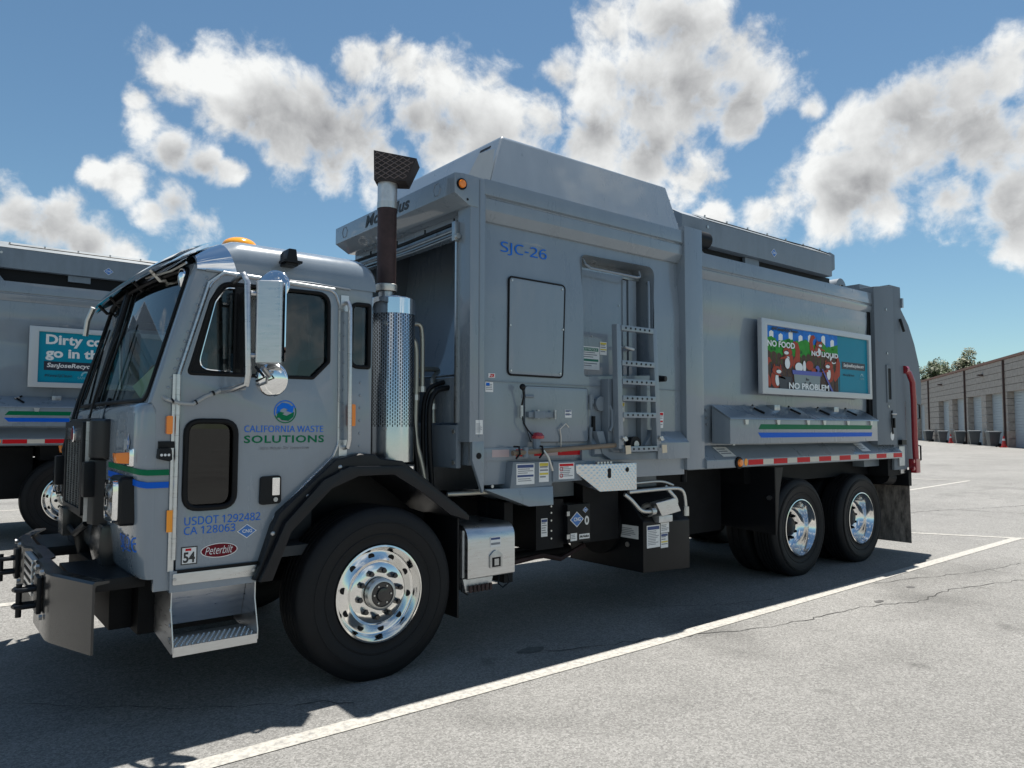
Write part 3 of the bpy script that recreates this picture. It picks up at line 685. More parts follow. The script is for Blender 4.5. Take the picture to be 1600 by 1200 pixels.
for far in (0, 1):
    sd = (lambda y: SIDE(y)) if not far else (lambda y: (lambda p: (p[0], W - y - p[2], p[1])))
    plate('cab_side', [side_out, inset(door_out, -0.008), qwin], 0.04, sd(CABY + 0.02), 'cabpaint', T, bev=0.004)
    dr = plate('door', [door_out, win, lowwin], 0.045, sd(0.070 + 0.0225), 'cabpaint', T, bev=0.006)
    plate('window', [win], 0.006, sd(0.096), 'glass', dr)
    plate('window', [lowwin], 0.006, sd(0.096), 'darkglass', dr)
    plate('quarter_window', [qwin], 0.006, sd(0.094), 'glass', T)
    fr = lambda y, z: None
    yy = 0.066 if not far else W - 0.066
    MB().tube([(x, yy, z) for x, z in lowwin], 0.016, 8, closed=True).build('window_gasket', 'gasket', dr)
    MB().tube([(x, yy + (0.006 if not far else -0.006), z) for x, z in inset(win, 0.004)], 0.011, 8, closed=True).build('window_gasket', 'gasket', dr)
    MB().tube([(x, yy + (0.01 if not far else -0.01), z) for x, z in qwin], 0.013, 8, closed=True).build('quarter_gasket', 'gasket', T)
    tr = [p for p in door_out if p[0] > -1.19 and p[1] > 0.85]
    k = max(range(len(tr)), key=lambda i: tr[i][1] - tr[i][0] * 0.0)
    MB().tube([(x, yy, z) for x, z in inset(door_out, -0.004) if z > 0.83 and x > -1.192], 0.0075, 6).build('door_trim', 'alu', dr)
    if far: continue
    # front vent pane with black mullion and bright loop
    plate('vent_frame', [rp([(-1.160, 1.858), (-0.84, 1.860), (-0.84, 2.388), (-0.99, 2.385), (-1.05, 2.27)], [0.02, 0.01, 0.01, 0.09, 0.05]), rp([(-1.105, 1.885), (-0.915, 1.872), (-0.915, 2.352), (-0.965, 2.350), (-1.02, 2.27)], [0.05, 0.005, 0.005, 0.04, 0.05])], 0.012, SIDE(0.080), 'gasket', dr)
    MB().tube([(x, 0.072, z) for x, z in rp([(-0.92, 1.880), (-1.11, 1.888), (-1.022, 2.27), (-0.965, 2.356), (-0.92, 2.358)], [0.001, 0.06, 0.08, 0.05, 0.001])], 0.005, 6).build('vent_trim', 'chrome', dr)
    plate('mullion', [rect(-0.905, -0.845, 1.862, 2.386)], 0.018, SIDE(0.083), 'blackgloss', dr)
    hg = MB().cyl((-1.207, 0.066, 0.86), (-1.207, 0.066, 1.853), 0.013, n=10); hg.box(-1.235, -1.207, 0.068, 0.074, 0.80, 1.853)
    hg.build('piano_hinge', 'alu', T)
    for i in range(1, 9): MB().cyl((-1.207, 0.066, 0.86 + i * 0.11), (-1.207, 0.066, 0.864 + i * 0.11), 0.0145, n=10).build('hinge_knuckle', 'steel', T)
    MB().tube([(-1.207, 0.066, 1.853), (-1.06, 0.066, 2.375), (-0.985, 0.066, 2.442), (-0.31, 0.066, 2.424)], 0.010, 6).build('door_seal', 'alu', T)
    # handle, decals
    hb = plate('door_handle', [rp([(-0.755, 1.121), (-0.631, 1.126), (-0.633, 1.288), (-0.752, 1.283)], 0.02)], 0.03, SIDE(0.062), 'black', dr, bev=0.006)
    plate('latch_paddle', [rect(-0.688, -0.645, 1.175, 1.275, 0.004)], 0.012, SIDE(0.044), 'chrome', T, bev=0.003)
    MB().cyl((-0.667, 0.047, 1.15), (-0.667, 0.038, 1.15), 0.013).build('key_lock', 'steel', T)
    for x, z in [(-0.30, 1.60), (-0.235, 1.0)]: pass
DY = 0.0685
D = SIDE(DY); D2 = SIDE(DY - 0.0016); D3 = SIDE(DY - 0.003)
# round emblem: blue and green arrows swirling
def arc(cx, cz, r0, r1, a0, a1, n=14):
    return [(cx + r1 * math.cos(R(a0 + (a1 - a0) * i / n)), cz + r1 * math.sin(R(a0 + (a1 - a0) * i / n))) for i in range(n + 1)] + [(cx + r0 * math.cos(R(a1 + (a0 - a1) * i / n)), cz + r0 * math.sin(R(a1 + (a0 - a1) * i / n))) for i in range(n + 1)]
ex, ez = -0.609, 1.659
plate('emblem_ring', [arc(ex, ez, 0.062, 0.068, 20, 200, 20)], 0.0015, D, 'blue2', T); plate('emblem_ring', [arc(ex, ez, 0.062, 0.068, 200, 380, 20)], 0.0015, D, 'green', T)
plate('emblem_arrow', [[(ex - 0.055, ez - 0.012), (ex - 0.050, ez + 0.028), (ex - 0.02, ez + 0.054), (ex + 0.02, ez + 0.048), (ex + 0.036, ez + 0.034), (ex + 0.052, ez + 0.036), (ex + 0.046, ez - 0.006), (ex + 0.006, ez + 0.004), (ex + 0.016, ez + 0.014), (ex - 0.008, ez + 0.022), (ex - 0.028, ez + 0.012), (ex - 0.034, ez - 0.008)]], 0.0015, D, 'blue2', T)
plate('emblem_arrow', [[(ex + 0.055, ez + 0.000), (ex + 0.050, ez - 0.030), (ex + 0.02, ez - 0.054), (ex - 0.02, ez - 0.050), (ex - 0.036, ez - 0.036), (ex - 0.052, ez - 0.036), (ex - 0.044, ez + 0.002), (ex - 0.006, ez - 0.006), (ex - 0.016, ez - 0.016), (ex + 0.008, ez - 0.024), (ex + 0.028, ez - 0.014)]], 0.0015, D, 'green', T)
text('CALIFORNIA WASTE', -0.846, -0.368, 1.539, 1.577, D, 'blue2', T, bold=0.012)
text('SOLUTIONS', -0.847, -0.363, 1.476, 1.520, D, 'green', T, bold=0.02, spacing=1.12)
text('Zero Waste for Tomorrow', -0.758, -0.455, 1.438, 1.456, D, 'greyprint', T, shear=0.2)
text('USDOT 1292482', -1.156, -0.744, 1.036, 1.080, D, 'blue2', T, bold=0.008)
text('CA 128063', -1.157, -0.884, 0.985, 1.027, D, 'blue2', T, bold=0.008)
def diamond(cx, cz, a, b, fn, fn2, parent, txt='CNG', m='cngblue', t2=None):
    q = plate('diamond_decal', [[(cx - a, cz), (cx, cz - b), (cx + a, cz), (cx, cz + b)]], 0.0015, fn, 'white', parent)
    k = 0.88
    plate('diamond_field', [[(cx - a * k, cz), (cx, cz - b * k), (cx + a * k, cz), (cx, cz + b * k)]], 0.0026, fn, m, q)
    text(txt, cx - a * 0.46, cx + a * 0.52, cz - b * 0.22, cz + b * 0.26, fn2, 'white', q, bold=0.02)
    return q
diamond(-0.819, 0.979, 0.056, 0.040, D, D2, T)
q = plate('number_decal', [rect(-1.169, -1.085, 0.826, 0.922)], 0.0015, D, 'print', T)
plate('number_field', [rect(-1.163, -1.091, 0.832, 0.916)], 0.0026, D, 'white', q)
text('54', -1.158, -1.097, 0.836, 0.893, D2, 'print', q, bold=0.03); plate('number_stripe', [rect(-1.147, -1.117, 0.899, 0.912)], 0.0036, D, 'red', q)
q = plate('maker_badge', [ellipse(-0.969, 0.887, 0.100, 0.040)], 0.0015, D, 'white', T)
plate('badge_field', [ellipse(-0.969, 0.887, 0.095, 0.0355)], 0.0026, D, 'maroon', q)
text('Peterbilt', -1.045, -0.895, 0.868, 0.910, D2, 'white', q, shear=0.35)
# cab rivets on the pillar and behind the door
for i in range(13):
    t = i / 12; x, z = -1.255 + 0.185 * t, 1.78 + 0.62 * t
    MB().ball((x, 0.080, z), (0.009, 0.006, 0.009), 8, 4).build('rivet', 'cabpaint', T)
for i in range(11): MB().ball((-0.235, 0.080, 1.46 + i * 0.085), (0.008, 0.005, 0.008), 8, 4).build('rivet', 'cabpaint', T)
for i in range(6): MB().ball((-0.12, 0.080, 1.45 + i * 0.08), (0.009, 0.006, 0.009), 8, 4).build('rivet', 'cabpaint', T)
# grab bar
MB().tube([(x, y, z) for x, y, z in ((-0.235, 0.078, 2.345), (-0.232, 0.03, 2.345), (-0.226, 0.018, 2.31), (-0.218, 0.018, 1.49), (-0.222, 0.03, 1.445), (-0.226, 0.078, 1.44))], 0.014, 10).build('grab_bar', 'alu', T)
for z in (2.345, 1.44): plate('grab_bracket', [rect(-0.262, -0.208, z - 0.05, z + 0.05, 0.004)], 0.006, SIDE(0.076), 'alu', T)
plate('side_marker', [rect(-0.206, -0.166, 1.575, 1.712, 0.012)], 0.036, SIDE(0.062), 'amber', T, bev=0.01)
plate('side_marker', [rect(-1.262, -1.232, 1.530, 1.628, 0.008)], 0.030, SIDE(0.068), 'amber', T, bev=0.008)
plate('reflector', [rect(-1.247, -1.212, 1.008, 1.124, 0.003)], 0.008, SIDE(0.066), 'orange', T)
q = plate('camera_bracket', [[(-1.298, 1.455), (-1.215, 1.455), (-1.215, 1.492), (-1.298, 1.492)]], 0.012, SIDE(0.072), 'black', T, bev=0.003)
plate('camera_housing', [rp([(-1.305, 1.40), (-1.25, 1.385), (-1.235, 1.395), (-1.24, 1.455), (-1.30, 1.455)], 0.01)], 0.05, SIDE(0.055), 'black', T, bev=0.008)
for dx in (-0.018, 0, 0.018): MB().cyl((-1.272 + dx, 0.031, 1.42), (-1.272 + dx, 0.026, 1.42), 0.007, n=10).build('camera_eye', 'white', T)

# ---- cab front
plan = [(-1.300, 0.08), (-1.342, 0.088), (-1.374, 0.112), (-1.394, 0.155), (-1.404, 0.22), (-1.412, 0.35), (-1.420, 0.7), (-1.425, 1.3)]
plan = plan + [(x, W - y) for x, y in reversed(plan[:-1])]
lev = [(0.765, 0.05), (0.79, 0.035), (1.0, 0.012), (1.25, 0.0), (1.50, 0.0), (1.64, 0.002), (1.675, 0.010), (1.695, 0.03), (1.70, 0.06)]
def front_pt(i, j):
    z, dx = lev[j]; x, y = plan[i]; k = min(1.0, abs(x + 1.300) / 0.11)
    return (x + dx * k, y, z)
fb = MB(); fb.v = [front_pt(i, j) for i in range(len(plan)) for j in range(len(lev))]; nl = len(lev)
fb.f = [(i * nl + j, (i + 1) * nl + j, (i + 1) * nl + j + 1, i * nl + j + 1) for i in range(len(plan) - 1) for j in range(nl - 1)]
fb.build('cab_front', 'cabpaint', T, smooth=60)
# windshield: two raked panes, the middle standing forward
def ws(u, v, off=0.0, far=False):
    """u 0..1 from the outer edge to the middle, v 0..1 bottom to top"""
    yb, yt = 0.125 + (1.30 - 0.125) * u, 0.125 + (1.30 - 0.125) * u
    xb = -1.330 - 0.060 * (1 - (1 - u) ** 2.2); xt = -1.108 - 0.095 * (1 - (1 - u) ** 2.2)
    p = Vector((xb + (xt - xb) * v - off * 0.95, yb, 1.690 + 0.80 * v - off * 0.3))
    if far: p.y = W - p.y
    return p
def wsfn(far): return lambda p: ws(p[0], p[1], -p[2], far)
def dense(lp, n=6):
    out = []
    for a, b in zip(lp, lp[1:] + lp[:1]):
        k = max(1, int(max(abs(a[0] - b[0]) / 0.1, abs(a[1] - b[1]) / 0.15)))
        out += [(a[0] + (b[0] - a[0]) * i / k, a[1] + (b[1] - a[1]) * i / k) for i in range(k)]
    return out
for far in (False, True):
    outer = dense([(0, 0), (1, 0), (1, 1), (0, 1)])
    hole = dense(rp([(0.035, 0.035), (0.972, 0.035), (0.972, 0.975), (0.035, 0.975)], [0.05, 0.02, 0.02, 0.06]))
    plate('windshield_frame', [outer, hole], 0.03, wsfn(far), 'cabpaint' , T)
    gl = MB(); gl.grid(lambda u, v: ws(0.03 + u * 0.945, 0.03 + v * 0.95, 0.0, far), 10, 6); gl.build('windshield', 'windshield', T, smooth=60)
    MB().tube([ws(u, v, 0.018, far) for u, v in hole], 0.013, 8, closed=True).build('windshield_gasket', 'gasket', T)
    # corner pillar between side sheet and windshield frame
    sx = lambda v: -1.330 + (-1.118 + 1.330) * v
    def pil(u, v, far=far):
        a = Vector((sx(v), 0.08, 1.70 + (2.465 - 1.70) * v)); b = ws(0.02, v, 0.014)
        m = (a + b) / 2 + Vector((-0.022, -0.014, 0)); p = a * (1 - u) ** 2 + m * 2 * u * (1 - u) + b * u ** 2
        if far: p.y = W - p.y
        return p
    MB().grid(pil, 6, 8).build('corner_pillar', 'cabpaint', T, smooth=60)
    def cow(u, v, far=far):
        a = Vector((-1.300 - 0.035 * v, 0.08, 1.60 + 0.11 * v)); b = Vector((-1.375 + 0.035 * v, 0.125, 1.60 + 0.11 * v)); p = a.lerp(b, u)
        if far: p.y = W - p.y
        return p
    MB().grid(cow, 2, 2).build('cowl_corner', 'cabpaint', T)
MB().tube([ws(1.0, v, 0.02) for v in (0, 0.5, 1)], 0.022, 8).build('centre_post', 'black', T)
# wipers
for yb, yt, n_ in ((1.08, 0.98, 0), (1.62, 1.52, 0)):
    u_ = lambda y: min(1.0, (y - 0.125) / 1.175) if y <= 1.3 else min(1.0, (W - y - 0.125) / 1.175)
    p0 = ws(u_(yb), 0.10, 0.05, yb > 1.3); p1 = ws(u_(yt), 0.70, 0.04, yt > 1.3); pm = p0.lerp(p1, 0.55) + Vector((-0.03, 0, 0.0))
    wp = MB().tube([ws(u_(yb + 0.05), -0.12, 0.06, yb > 1.3), p0 + Vector((-0.025, 0, 0)), pm], 0.006, 6).build('wiper_arm', 'black', T)
    MB().tube([p0, p0.lerp(p1, 0.5), p1], 0.006, 6).build('wiper_blade', 'black', wp)
    MB().tube([p0.lerp(p1, 0.2) + Vector((-0.02, 0, 0)), pm, p0.lerp(p1, 0.85) + Vector((-0.02, 0, 0))], 0.004, 6).build('wiper_bow', 'black', wp)
# tall black convex-mirror arms in front of the windshield
for pts in ([(-1.50, 0.86, 1.18), (-1.53, 0.84, 1.45), (-1.48, 0.90, 1.66), (-1.45, 0.98, 1.74)], [(-1.50, 2.02, 1.18), (-1.55, 2.06, 1.40), (-1.47, 2.04, 1.75), (-1.34, 2.1, 2.15)]):
    MB().tube(pts, 0.012, 8).build('mirror_arm', 'black', T)
for yy, in ((0.86,), (2.04,)):
    MB().box(-1.60, -1.53, yy - 0.04, yy + 0.05, 1.15, 1.36).build('arm_pivot', 'black', T, bev=0.015)

# roof
def roof(u, v):
    u = 1 - (1 - u) ** 1.5; x = -1.13 + 1.11 * u; t = 2 * v - 1
    y = 1.3 + 1.225 * math.copysign(abs(t) ** 0.62, t) if False else 1.3 + 1.228 * math.sin(t * math.pi / 2)
    e = abs((y - 1.3) / 1.228)
    if u > 0.87: rx = max(0.0, 1 - ((u - 0.87) / 0.13) ** 2.6) ** 0.42
    else: rx = 1.0
    if u < 0.22: rx *= 0.42 + 0.58 * (u / 0.22) ** 0.8
    if u > 0.87: rx = 0.0 if u > 0.9999 else 0.62 + 0.38 * rx
    hgt = 0.238 * rx
    z = 2.44 + hgt * max(0.0, 1 - e ** 14.0) ** 0.34
    return (x, y, z)
MB().grid(roof, 48, 72).build('cab_roof', 'cabpaint', T, smooth=70)
for far in (0, 1):
    y = 0.070 if not far else W - 0.070
    MB().tube([(-1.08, y, 2.444), (-0.8, y, 2.440), (-0.45, y, 2.446), (-0.20, y, 2.436)], 0.007, 6).build('drip_rail', 'cabpaint', T)
MB().box(-0.10, -0.045, 0.10, W - 0.10, 1.29, 2.46).build('cab_rear_wall', 'cabpaint', T, bev=0.004)
MB().box(-1.30, -0.11, 0.13, W - 0.13, 0.80, 0.86).build('cab_floor', 'interior', T)
# sun visor of polished steel with closed ends
def vis(u, v):
    t = 2 * u - 1; y = 1.3 + (1.205 - 0.185 * v) * t; bow = 0.06 * (1 - t * t)
    x = -1.245 - bow + (0.275 + bow * 0.5) * v; z = 2.500 + 0.165 * v ** 0.8 + 0.035 * (1 - t * t) * v
    return (x, y, z)
vb = MB(); vb.grid(vis, 24, 6); vb.grid(lambda u, v: tuple(Vector(vis(u, v)) + Vector((0.012, 0, -0.022))), 24, 6)
vb.build('sun_visor', 'visor', T, smooth=50)
vu = MB(); vu.grid(lambda u, v: tuple(Vector(vis(0.02 + 0.96 * u, v * 0.90)) + Vector((0.020, 0, -0.032))), 24, 6); vu.build('visor_lining', 'black', T, smooth=50)
def wrap(a, v):
    t = 2 * v - 1; y = 1.3 + 1.228 * math.sin(t * math.pi / 2); e = abs((y - 1.3) / 1.228)
    xe = -0.905 - 0.075 * min(1.0, (roof(0.5, v)[2] - 2.44) / 0.25)
    x = -1.125 + (xe + 1.125) * a
    p = Vector(roof(1 - (1 - (x + 1.13) / 1.11) ** (1 / 1.5), v)); d = Vector((-0.3, (p.y - 1.3) * e ** 6, 0.7)).normalized()
    return p + d * 0.007
MB().grid(wrap, 14, 72).build('visor_wrap', 'visor', T, smooth=60)
MB().tube([(-1.17, 0.12, 2.48), (-1.20, 0.30, 2.46), (-1.25, 0.7, 2.475)], 0.007, 6).build('visor_rod', 'zinc', T)
q = MB().ball((-1.165, 0.22, 2.415), (0.022, 0.055, 0.06), 14, 8).build('lookdown_mirror', 'mirror', T)
MB().tube([(-1.13, 0.2, 2.47), (-1.16, 0.22, 2.43)], 0.008, 6).build('mirror_stem', 'zinc', q)
for y in (0.55, 1.0, 1.75, 2.2): MB().tube([(-1.26, y, 2.50), (-1.20, y, 2.44), (-1.17, y, 2.45)], 0.012, 6).build('visor_bracket', 'black' if y != 0.55 else 'zinc', T)
MB().tube([(-1.27, 2.36, 2.5), (-1.30, 2.40, 2.40), (-1.31, 2.42, 2.28)], 0.02, 8).build('far_mirror_arm', 'zinc', T)
# beacon and side lamp on the roof
MB().lathe([(0.118, 0.0), (0.118, 0.065), (0.0, 0.065)], (-0.66, 0.80, 2.70), (0, 0, 1), 28).build('beacon_base', 'black', T)
MB().grid(lambda u, v: (-0.66 + 0.115 * math.cos(v * math.pi / 2) * math.cos(2 * math.pi * u), 0.80 + 0.115 * math.cos(v * math.pi / 2) * math.sin(2 * math.pi * u), 2.765 + 0.075 * math.sin(v * math.pi / 2) ** 0.8), 28, 8).build('beacon', 'beacon', T, smooth=60)
MB().tube([(-0.62, 0.10, 2.60), (-0.62, 0.03, 2.56)], 0.025, 8).build('roof_camera', 'black', T)
MB().prism([(-0.655, 2.52), (-0.575, 2.52), (-0.59, 2.62), (-0.635, 2.62)], 'y', -0.01, 0.10).build('roof_camera_hood', 'black', T, bev=0.008)
MB().box(-0.67, -0.56, -0.03, 0.06, 2.535, 2.548).build('roof_camera_brim', 'black', T)
MB().tube([(-0.2, 2.2, 2.66), (-0.21, 2.2, 3.1)], 0.004, 5).build('antenna', 'black', T)

# cab interior
MB().prism([(-1.36, 1.15), (-1.34, 1.60), (-1.20, 1.66), (-1.02, 1.60), (-1.0, 1.42), (-1.12, 1.15)], 'y', 0.14, W - 0.14).build('dashboard', 'interior', T, bev=0.02)
for y0 in (0.32, 1.72):
    st = MB().box(-0.72, -0.25, y0, y0 + 0.52, 1.15, 1.32).build('seat', 'seat', T, bev=0.04)
    MB().prism([(-0.34, 1.28), (-0.22, 1.28), (-0.13, 2.02), (-0.23, 2.04)], 'y', y0 + 0.02, y0 + 0.50).build('seat_back', 'seat', st, bev=0.04)
    MB().box(-0.66, -0.3, y0 + 0.06, y0 + 0.46, 0.86, 1.15).build('seat_base', 'interior', st)
    MB().tube([(-0.93 + 0.20 * math.cos(a) * 0.55, y0 + 0.26 + 0.21 * math.sin(a), 1.60 + 0.20 * math.cos(a) * 0.75) for a in (i * math.pi / 12 for i in range(24))], 0.014, 8, closed=True).build('steering_wheel', 'black', T)
    MB().cyl((-0.93, y0 + 0.26, 1.60), (-1.12, y0 + 0.26, 1.38), 0.03).build('steering_column', 'black', T)
MB().box(-0.95, -0.15, 1.02, 1.58, 0.86, 1.40).build('engine_cover', 'interior', T, bev=0.06)
MB().prism([(-1.24, 1.63), (-1.02, 1.62), (-0.95, 1.92), (-1.05, 2.0)], 'y', 1.0, 1.42).build('tan_bag', 'tan', T, bev=0.02)
MB().add([(-1.296, 0.75, 1.812), (-1.237, 0.35, 1.947), (-1.232, 0.30, 1.930), (-1.276, 0.62, 1.735), (-1.292, 0.75, 1.810), (-1.233, 0.35, 1.945), (-1.228, 0.30, 1.928), (-1.272, 0.62, 1.733)], [(0, 1, 2, 3), (7, 6, 5, 4), (0, 4, 5, 1), (1, 5, 6, 2), (2, 6, 7, 3), (3, 7, 4, 0)]).build('paper_sheet', 'paper', T)
for far in (False, True):
    plate('visor_reflection_panel', [dense([(0.03, 0.86), (0.45, 0.83), (0.97, 0.80), (0.97, 0.985), (0.03, 0.985)])], 0.006, (lambda p, far=far: ws(p[0], p[1], -0.035 - p[2], far)), 'black', T)  # black panel painting in the visor's dark reflection across the upper pane
MB().box(-0.42, -0.2, 1.5, 2.4, 2.2, 2.43).build('overhead_console', 'interior', T, bev=0.02)
MB().tube([(-0.98, 0.16, 1.62), (-1.02, 0.18, 2.1), (-1.08, 0.2, 2.4)], 0.014, 6).build('inner_pillar', 'black', T)

# grille and shroud
GS = MB().box(-1.562, -1.46, 0.93, 1.67, 1.0, 1.62).build('grille_shroud', 'black', T, bev=0.012)
for far in (0, 1):
    m_ = (lambda y: W - y) if far else (lambda y: y)
    MB().prism([(-1.565, m_(0.925)), (-1.555, m_(0.80)), (-1.515, m_(0.70)), (-1.47, m_(0.665)), (-1.46, m_(0.925))], 'z', 1.375, 1.615).build('shroud_wing', 'black', GS, bev=0.03, seg=3)
    MB().prism([(-1.562, m_(0.925)), (-1.545, m_(0.82)), (-1.48, m_(0.745)), (-1.46, m_(0.925))], 'z', 0.985, 1.372).build('shroud_skirt', 'black', GS, bev=0.012)
plate('grille_surround', [rp([(-1.65, 1.03), (-0.95, 1.03), (-0.95, 1.60), (-1.65, 1.60)], 0.02), rp([(-1.59, 1.07), (-1.01, 1.07), (-1.01, 1.56), (-1.59, 1.56)], 0.01)], 0.03, FRONT(-1.578), 'black', GS, bev=0.006)
for i in range(6): MB().box(-1.585, -1.572, 1.01 + i * 0.116 - 0.004, 1.01 + i * 0.116 + 0.004, 1.07, 1.56).build('grille_bar', 'steel', GS)
for i in range(28): MB().box(-1.580, -1.574, 1.01, 1.59, 1.075 + i * 0.0145, 1.080 + i * 0.0145).build('grille_slat', 'frame', GS)
MB().box(-1.592, -1.575, 1.02, 1.58, 1.48, 1.565).build('badge_panel', 'bumper', GS, bev=0.004)
qq = MB().lathe([(0.001, -0.012), (0.040, -0.010), (0.046, 0)], (-1.592, 1.30, 1.522), (1, 0, 0), 24).build('grille_badge', 'maroon', GS)
MB().tube([(-1.595, 1.30 + 0.046 * math.cos(a), 1.522 + 0.046 * math.sin(a)) for a in (i * math.pi / 12 for i in range(24))], 0.006, 6, closed=True).build('badge_ring', 'chrome', GS)
MB().box(-1.58, -1.555, 0.915, 0.930, 1.0, 1.60).build('shroud_edge', 'alu', GS)
# lower pedestal under the grille
MB().prism([(-1.52, 1.0), (-1.54, 0.86), (-1.50, 0.70), (-1.40, 0.70), (-1.40, 1.0)], 'y', 0.66, 0.98).build('lower_guard', 'bumper', T, bev=0.02)
MB().prism([(-1.52, 1.0), (-1.54, 0.86), (-1.50, 0.70), (-1.40, 0.70), (-1.40, 1.0)], 'y', 1.62, 1.94).build('lower_guard', 'bumper', T, bev=0.02)
MB().box(-1.62, -1.52, 1.42, 1.62, 0.86, 1.04).build('front_bracket', 'bumper', T, bev=0.01)
MB().tube([(-1.55, 1.0, 0.98), (-1.58, 1.2, 0.9), (-1.58, 1.4, 0.92)], 0.02, 8).build('front_hose', 'black', T)
# headlights
for yc in (0.285, W - 0.285):
    hl = MB().box(-1.535, -1.40, yc - 0.135, yc + 0.135, 1.045, 1.305).build('headlight', 'black', T, bev=0.035, seg=3)
    plate('headlight_ring', [rect(-yc - 0.115, -yc + 0.115, 1.065, 1.285, 0.03), rect(-yc - 0.095, -yc + 0.095, 1.085, 1.265, 0.025)], 0.03, FRONT(-1.545), 'chrome', hl, bev=0.006)
    plate('reflector_bowl', [rect(-yc - 0.095, -yc + 0.095, 1.085, 1.265, 0.025)], 0.004, FRONT(-1.538), 'chrome', hl)
    for z_ in (1.13, 1.22): MB().lathe([(0.002, 0.0), (0.03, -0.004), (0.038, -0.016)], (-1.541, yc, z_), (1, 0, 0), 20).build('bulb_bowl', 'steel', hl)
    MB().grid(lambda u, v, yc=yc: (-1.552 - 0.022 * (1 - (2 * u - 1) ** 4) * (1 - (2 * v - 1) ** 4), yc - 0.1 + 0.2 * u, 1.08 + 0.19 * v), 8, 8).build('headlight_lens', 'lens', hl, smooth=60)
    s_ = 1 if yc < 1.3 else -1
    tl = MB().prism([(-1.475, 1.370), (-1.545, 1.375), (-1.555, 1.43), (-1.475, 1.435)], 'y', yc - 0.11, yc - 0.02).build('turn_signal', 'amber', T, bev=0.01)
    MB().prism([(-1.465, 1.355), (-1.49, 1.36), (-1.49, 1.445), (-1.465, 1.455)], 'y', yc - 0.125, yc - 0.005).build('signal_base', 'chrome', tl, bev=0.006)
# stripes that wrap from the front onto the side
def stripe(z0f, z0s, hgt, m):
    pts = [(-1.424, 0.66), (-1.416, 0.42), (-1.406, 0.22), (-1.395, 0.150), (-1.375, 0.106), (-1.342, 0.083), (-1.300, 0.0745), (-1.236, 0.0745)]
    zz_ = [z0f, z0f + (z0s - z0f) * 0.15, z0f + (z0s - z0f) * 0.4, z0f + (z0s - z0f) * 0.62, z0f + (z0s - z0f) * 0.85, z0s, z0s, z0s]
    b = MB(); v = []
    for (x, y), z in zip(pts, zz_):
        dx = 0.004 if z > 1.2 else 0.0
        v += [(x - 0.004, y - 0.004, z), (x - 0.004, y - 0.004, z + hgt)]
    b.add(v, [(2 * i, 2 * i + 2, 2 * i + 3, 2 * i + 1) for i in range(len(pts) - 1)]); b.build('cab_stripe', m, T, smooth=60)
stripe(1.335, 1.311, 0.030, 'green'); stripe(1.285, 1.244, 0.032, 'blue')
UN = text('SJC-26', -0.40, -0.13, 0.885, 0.985, lambda p: (-1.405 + p[2] + max(0, 0.22 + p[0]) ** 2 * 4.5 + (0.985 - p[1]) * 0.10, -p[0], p[1]), 'blue2', T, 'unit_number', bold=0.01)
diamond(-0.24, 1.482, 0.030, 0.05, lambda p: (-1.409 + p[2], -p[0], p[1]), lambda p: (-1.411 + p[2], -p[0], p[1]), T, txt='CNG')

# front bumper
BT = 0.79
bp = MB()
plan_b = [(-1.585, 0.06), (-1.715, 0.44), (-1.73, 0.52), (-1.735, 0.98), (-1.70, 1.05), (-1.70, 1.55), (-1.735, 1.62), (-1.73, 2.08), (-1.715, 2.16), (-1.585, 2.54)]
prof_b = []
v = []
for x, y in plan_b:
    zb = 0.43
    v += [(x, y, zb), (x, y, BT - 0.012), (x + 0.012, y, BT), (x + 0.075, y, BT), (x + 0.075, y, BT - 0.012), (x + 0.018, y, BT - 0.020), (x + 0.012, y, BT - 0.03), (x + 0.012, y, zb)]
k = 8
bp.add(v, [(i * k + j, (i + 1) * k + j, (i + 1) * k + (j + 1) % k, i * k + (j + 1) % k) for i in range(len(plan_b) - 1) for j in range(k)])
bp.add([v[j] for j in range(k)], [tuple(range(k))]); bp.add([v[-k + j] for j in range(k)], [tuple(range(k))])
BU = bp.build('bumper', 'bumper', T, smooth=30)
MB().box(-1.74, -1.705, 1.10, 1.50, 0.56, 0.77).build('tread_plate', 'diamond', BU)
for i in range(7):
    for j in range(4): MB().cyl((-1.741, 1.15 + i * 0.05, 0.59 + j * 0.05), (-1.745, 1.15 + i * 0.05, 0.59 + j * 0.05), 0.012, n=8).build('tread_hole', 'gasket', BU)
for y0, y1 in ((0.25, 0.95), (1.65, 2.35)): MB().box(-1.62, -1.30, y0, y1, 0.70, 0.765).build('bumper_mount', 'black', T, bev=0.01)
MB().box(-1.42, -1.30, 0.55, 2.05, 0.42, 0.72).build('radiator_base', 'frame', T, bev=0.01)
MB().box(-1.30, -0.62, 0.42, 2.18, 0.40, 0.79).build('engine_bay_filler', 'frame', T, bev=0.02)  # filler box added so the space under the cab stays dark
for yc in (0.70, 1.90):
    sh = MB().box(-1.762, -1.735, yc - 0.075, yc + 0.075, 0.545, 0.745).build('tow_plate', 'black', BU, bev=0.012)
    for dz in (-0.045, 0.045):
        MB().tube([(-1.75, yc - 0.040, 0.635 + dz), (-1.82, yc - 0.046, 0.635 + dz), (-1.85, yc - 0.028, 0.635 + dz), (-1.858, yc, 0.635 + dz), (-1.85, yc + 0.028, 0.635 + dz), (-1.82, yc + 0.046, 0.635 + dz), (-1.75, yc + 0.040, 0.635 + dz)], 0.013, 8).build('tow_shackle', 'black', BU)
    MB().cyl((-1.835, yc, 0.53), (-1.835, yc, 0.71), 0.015, n=12).build('tow_pin', 'black', BU)
    for dz in (-0.11, 0.13):
        for dy in (-0.10, 0.10): MB().cyl((-1.735, yc + dy, 0.645 + dz), (-1.752, yc + dy, 0.645 + dz), 0.016, n=6).build('bumper_bolt', 'zinc', BU)

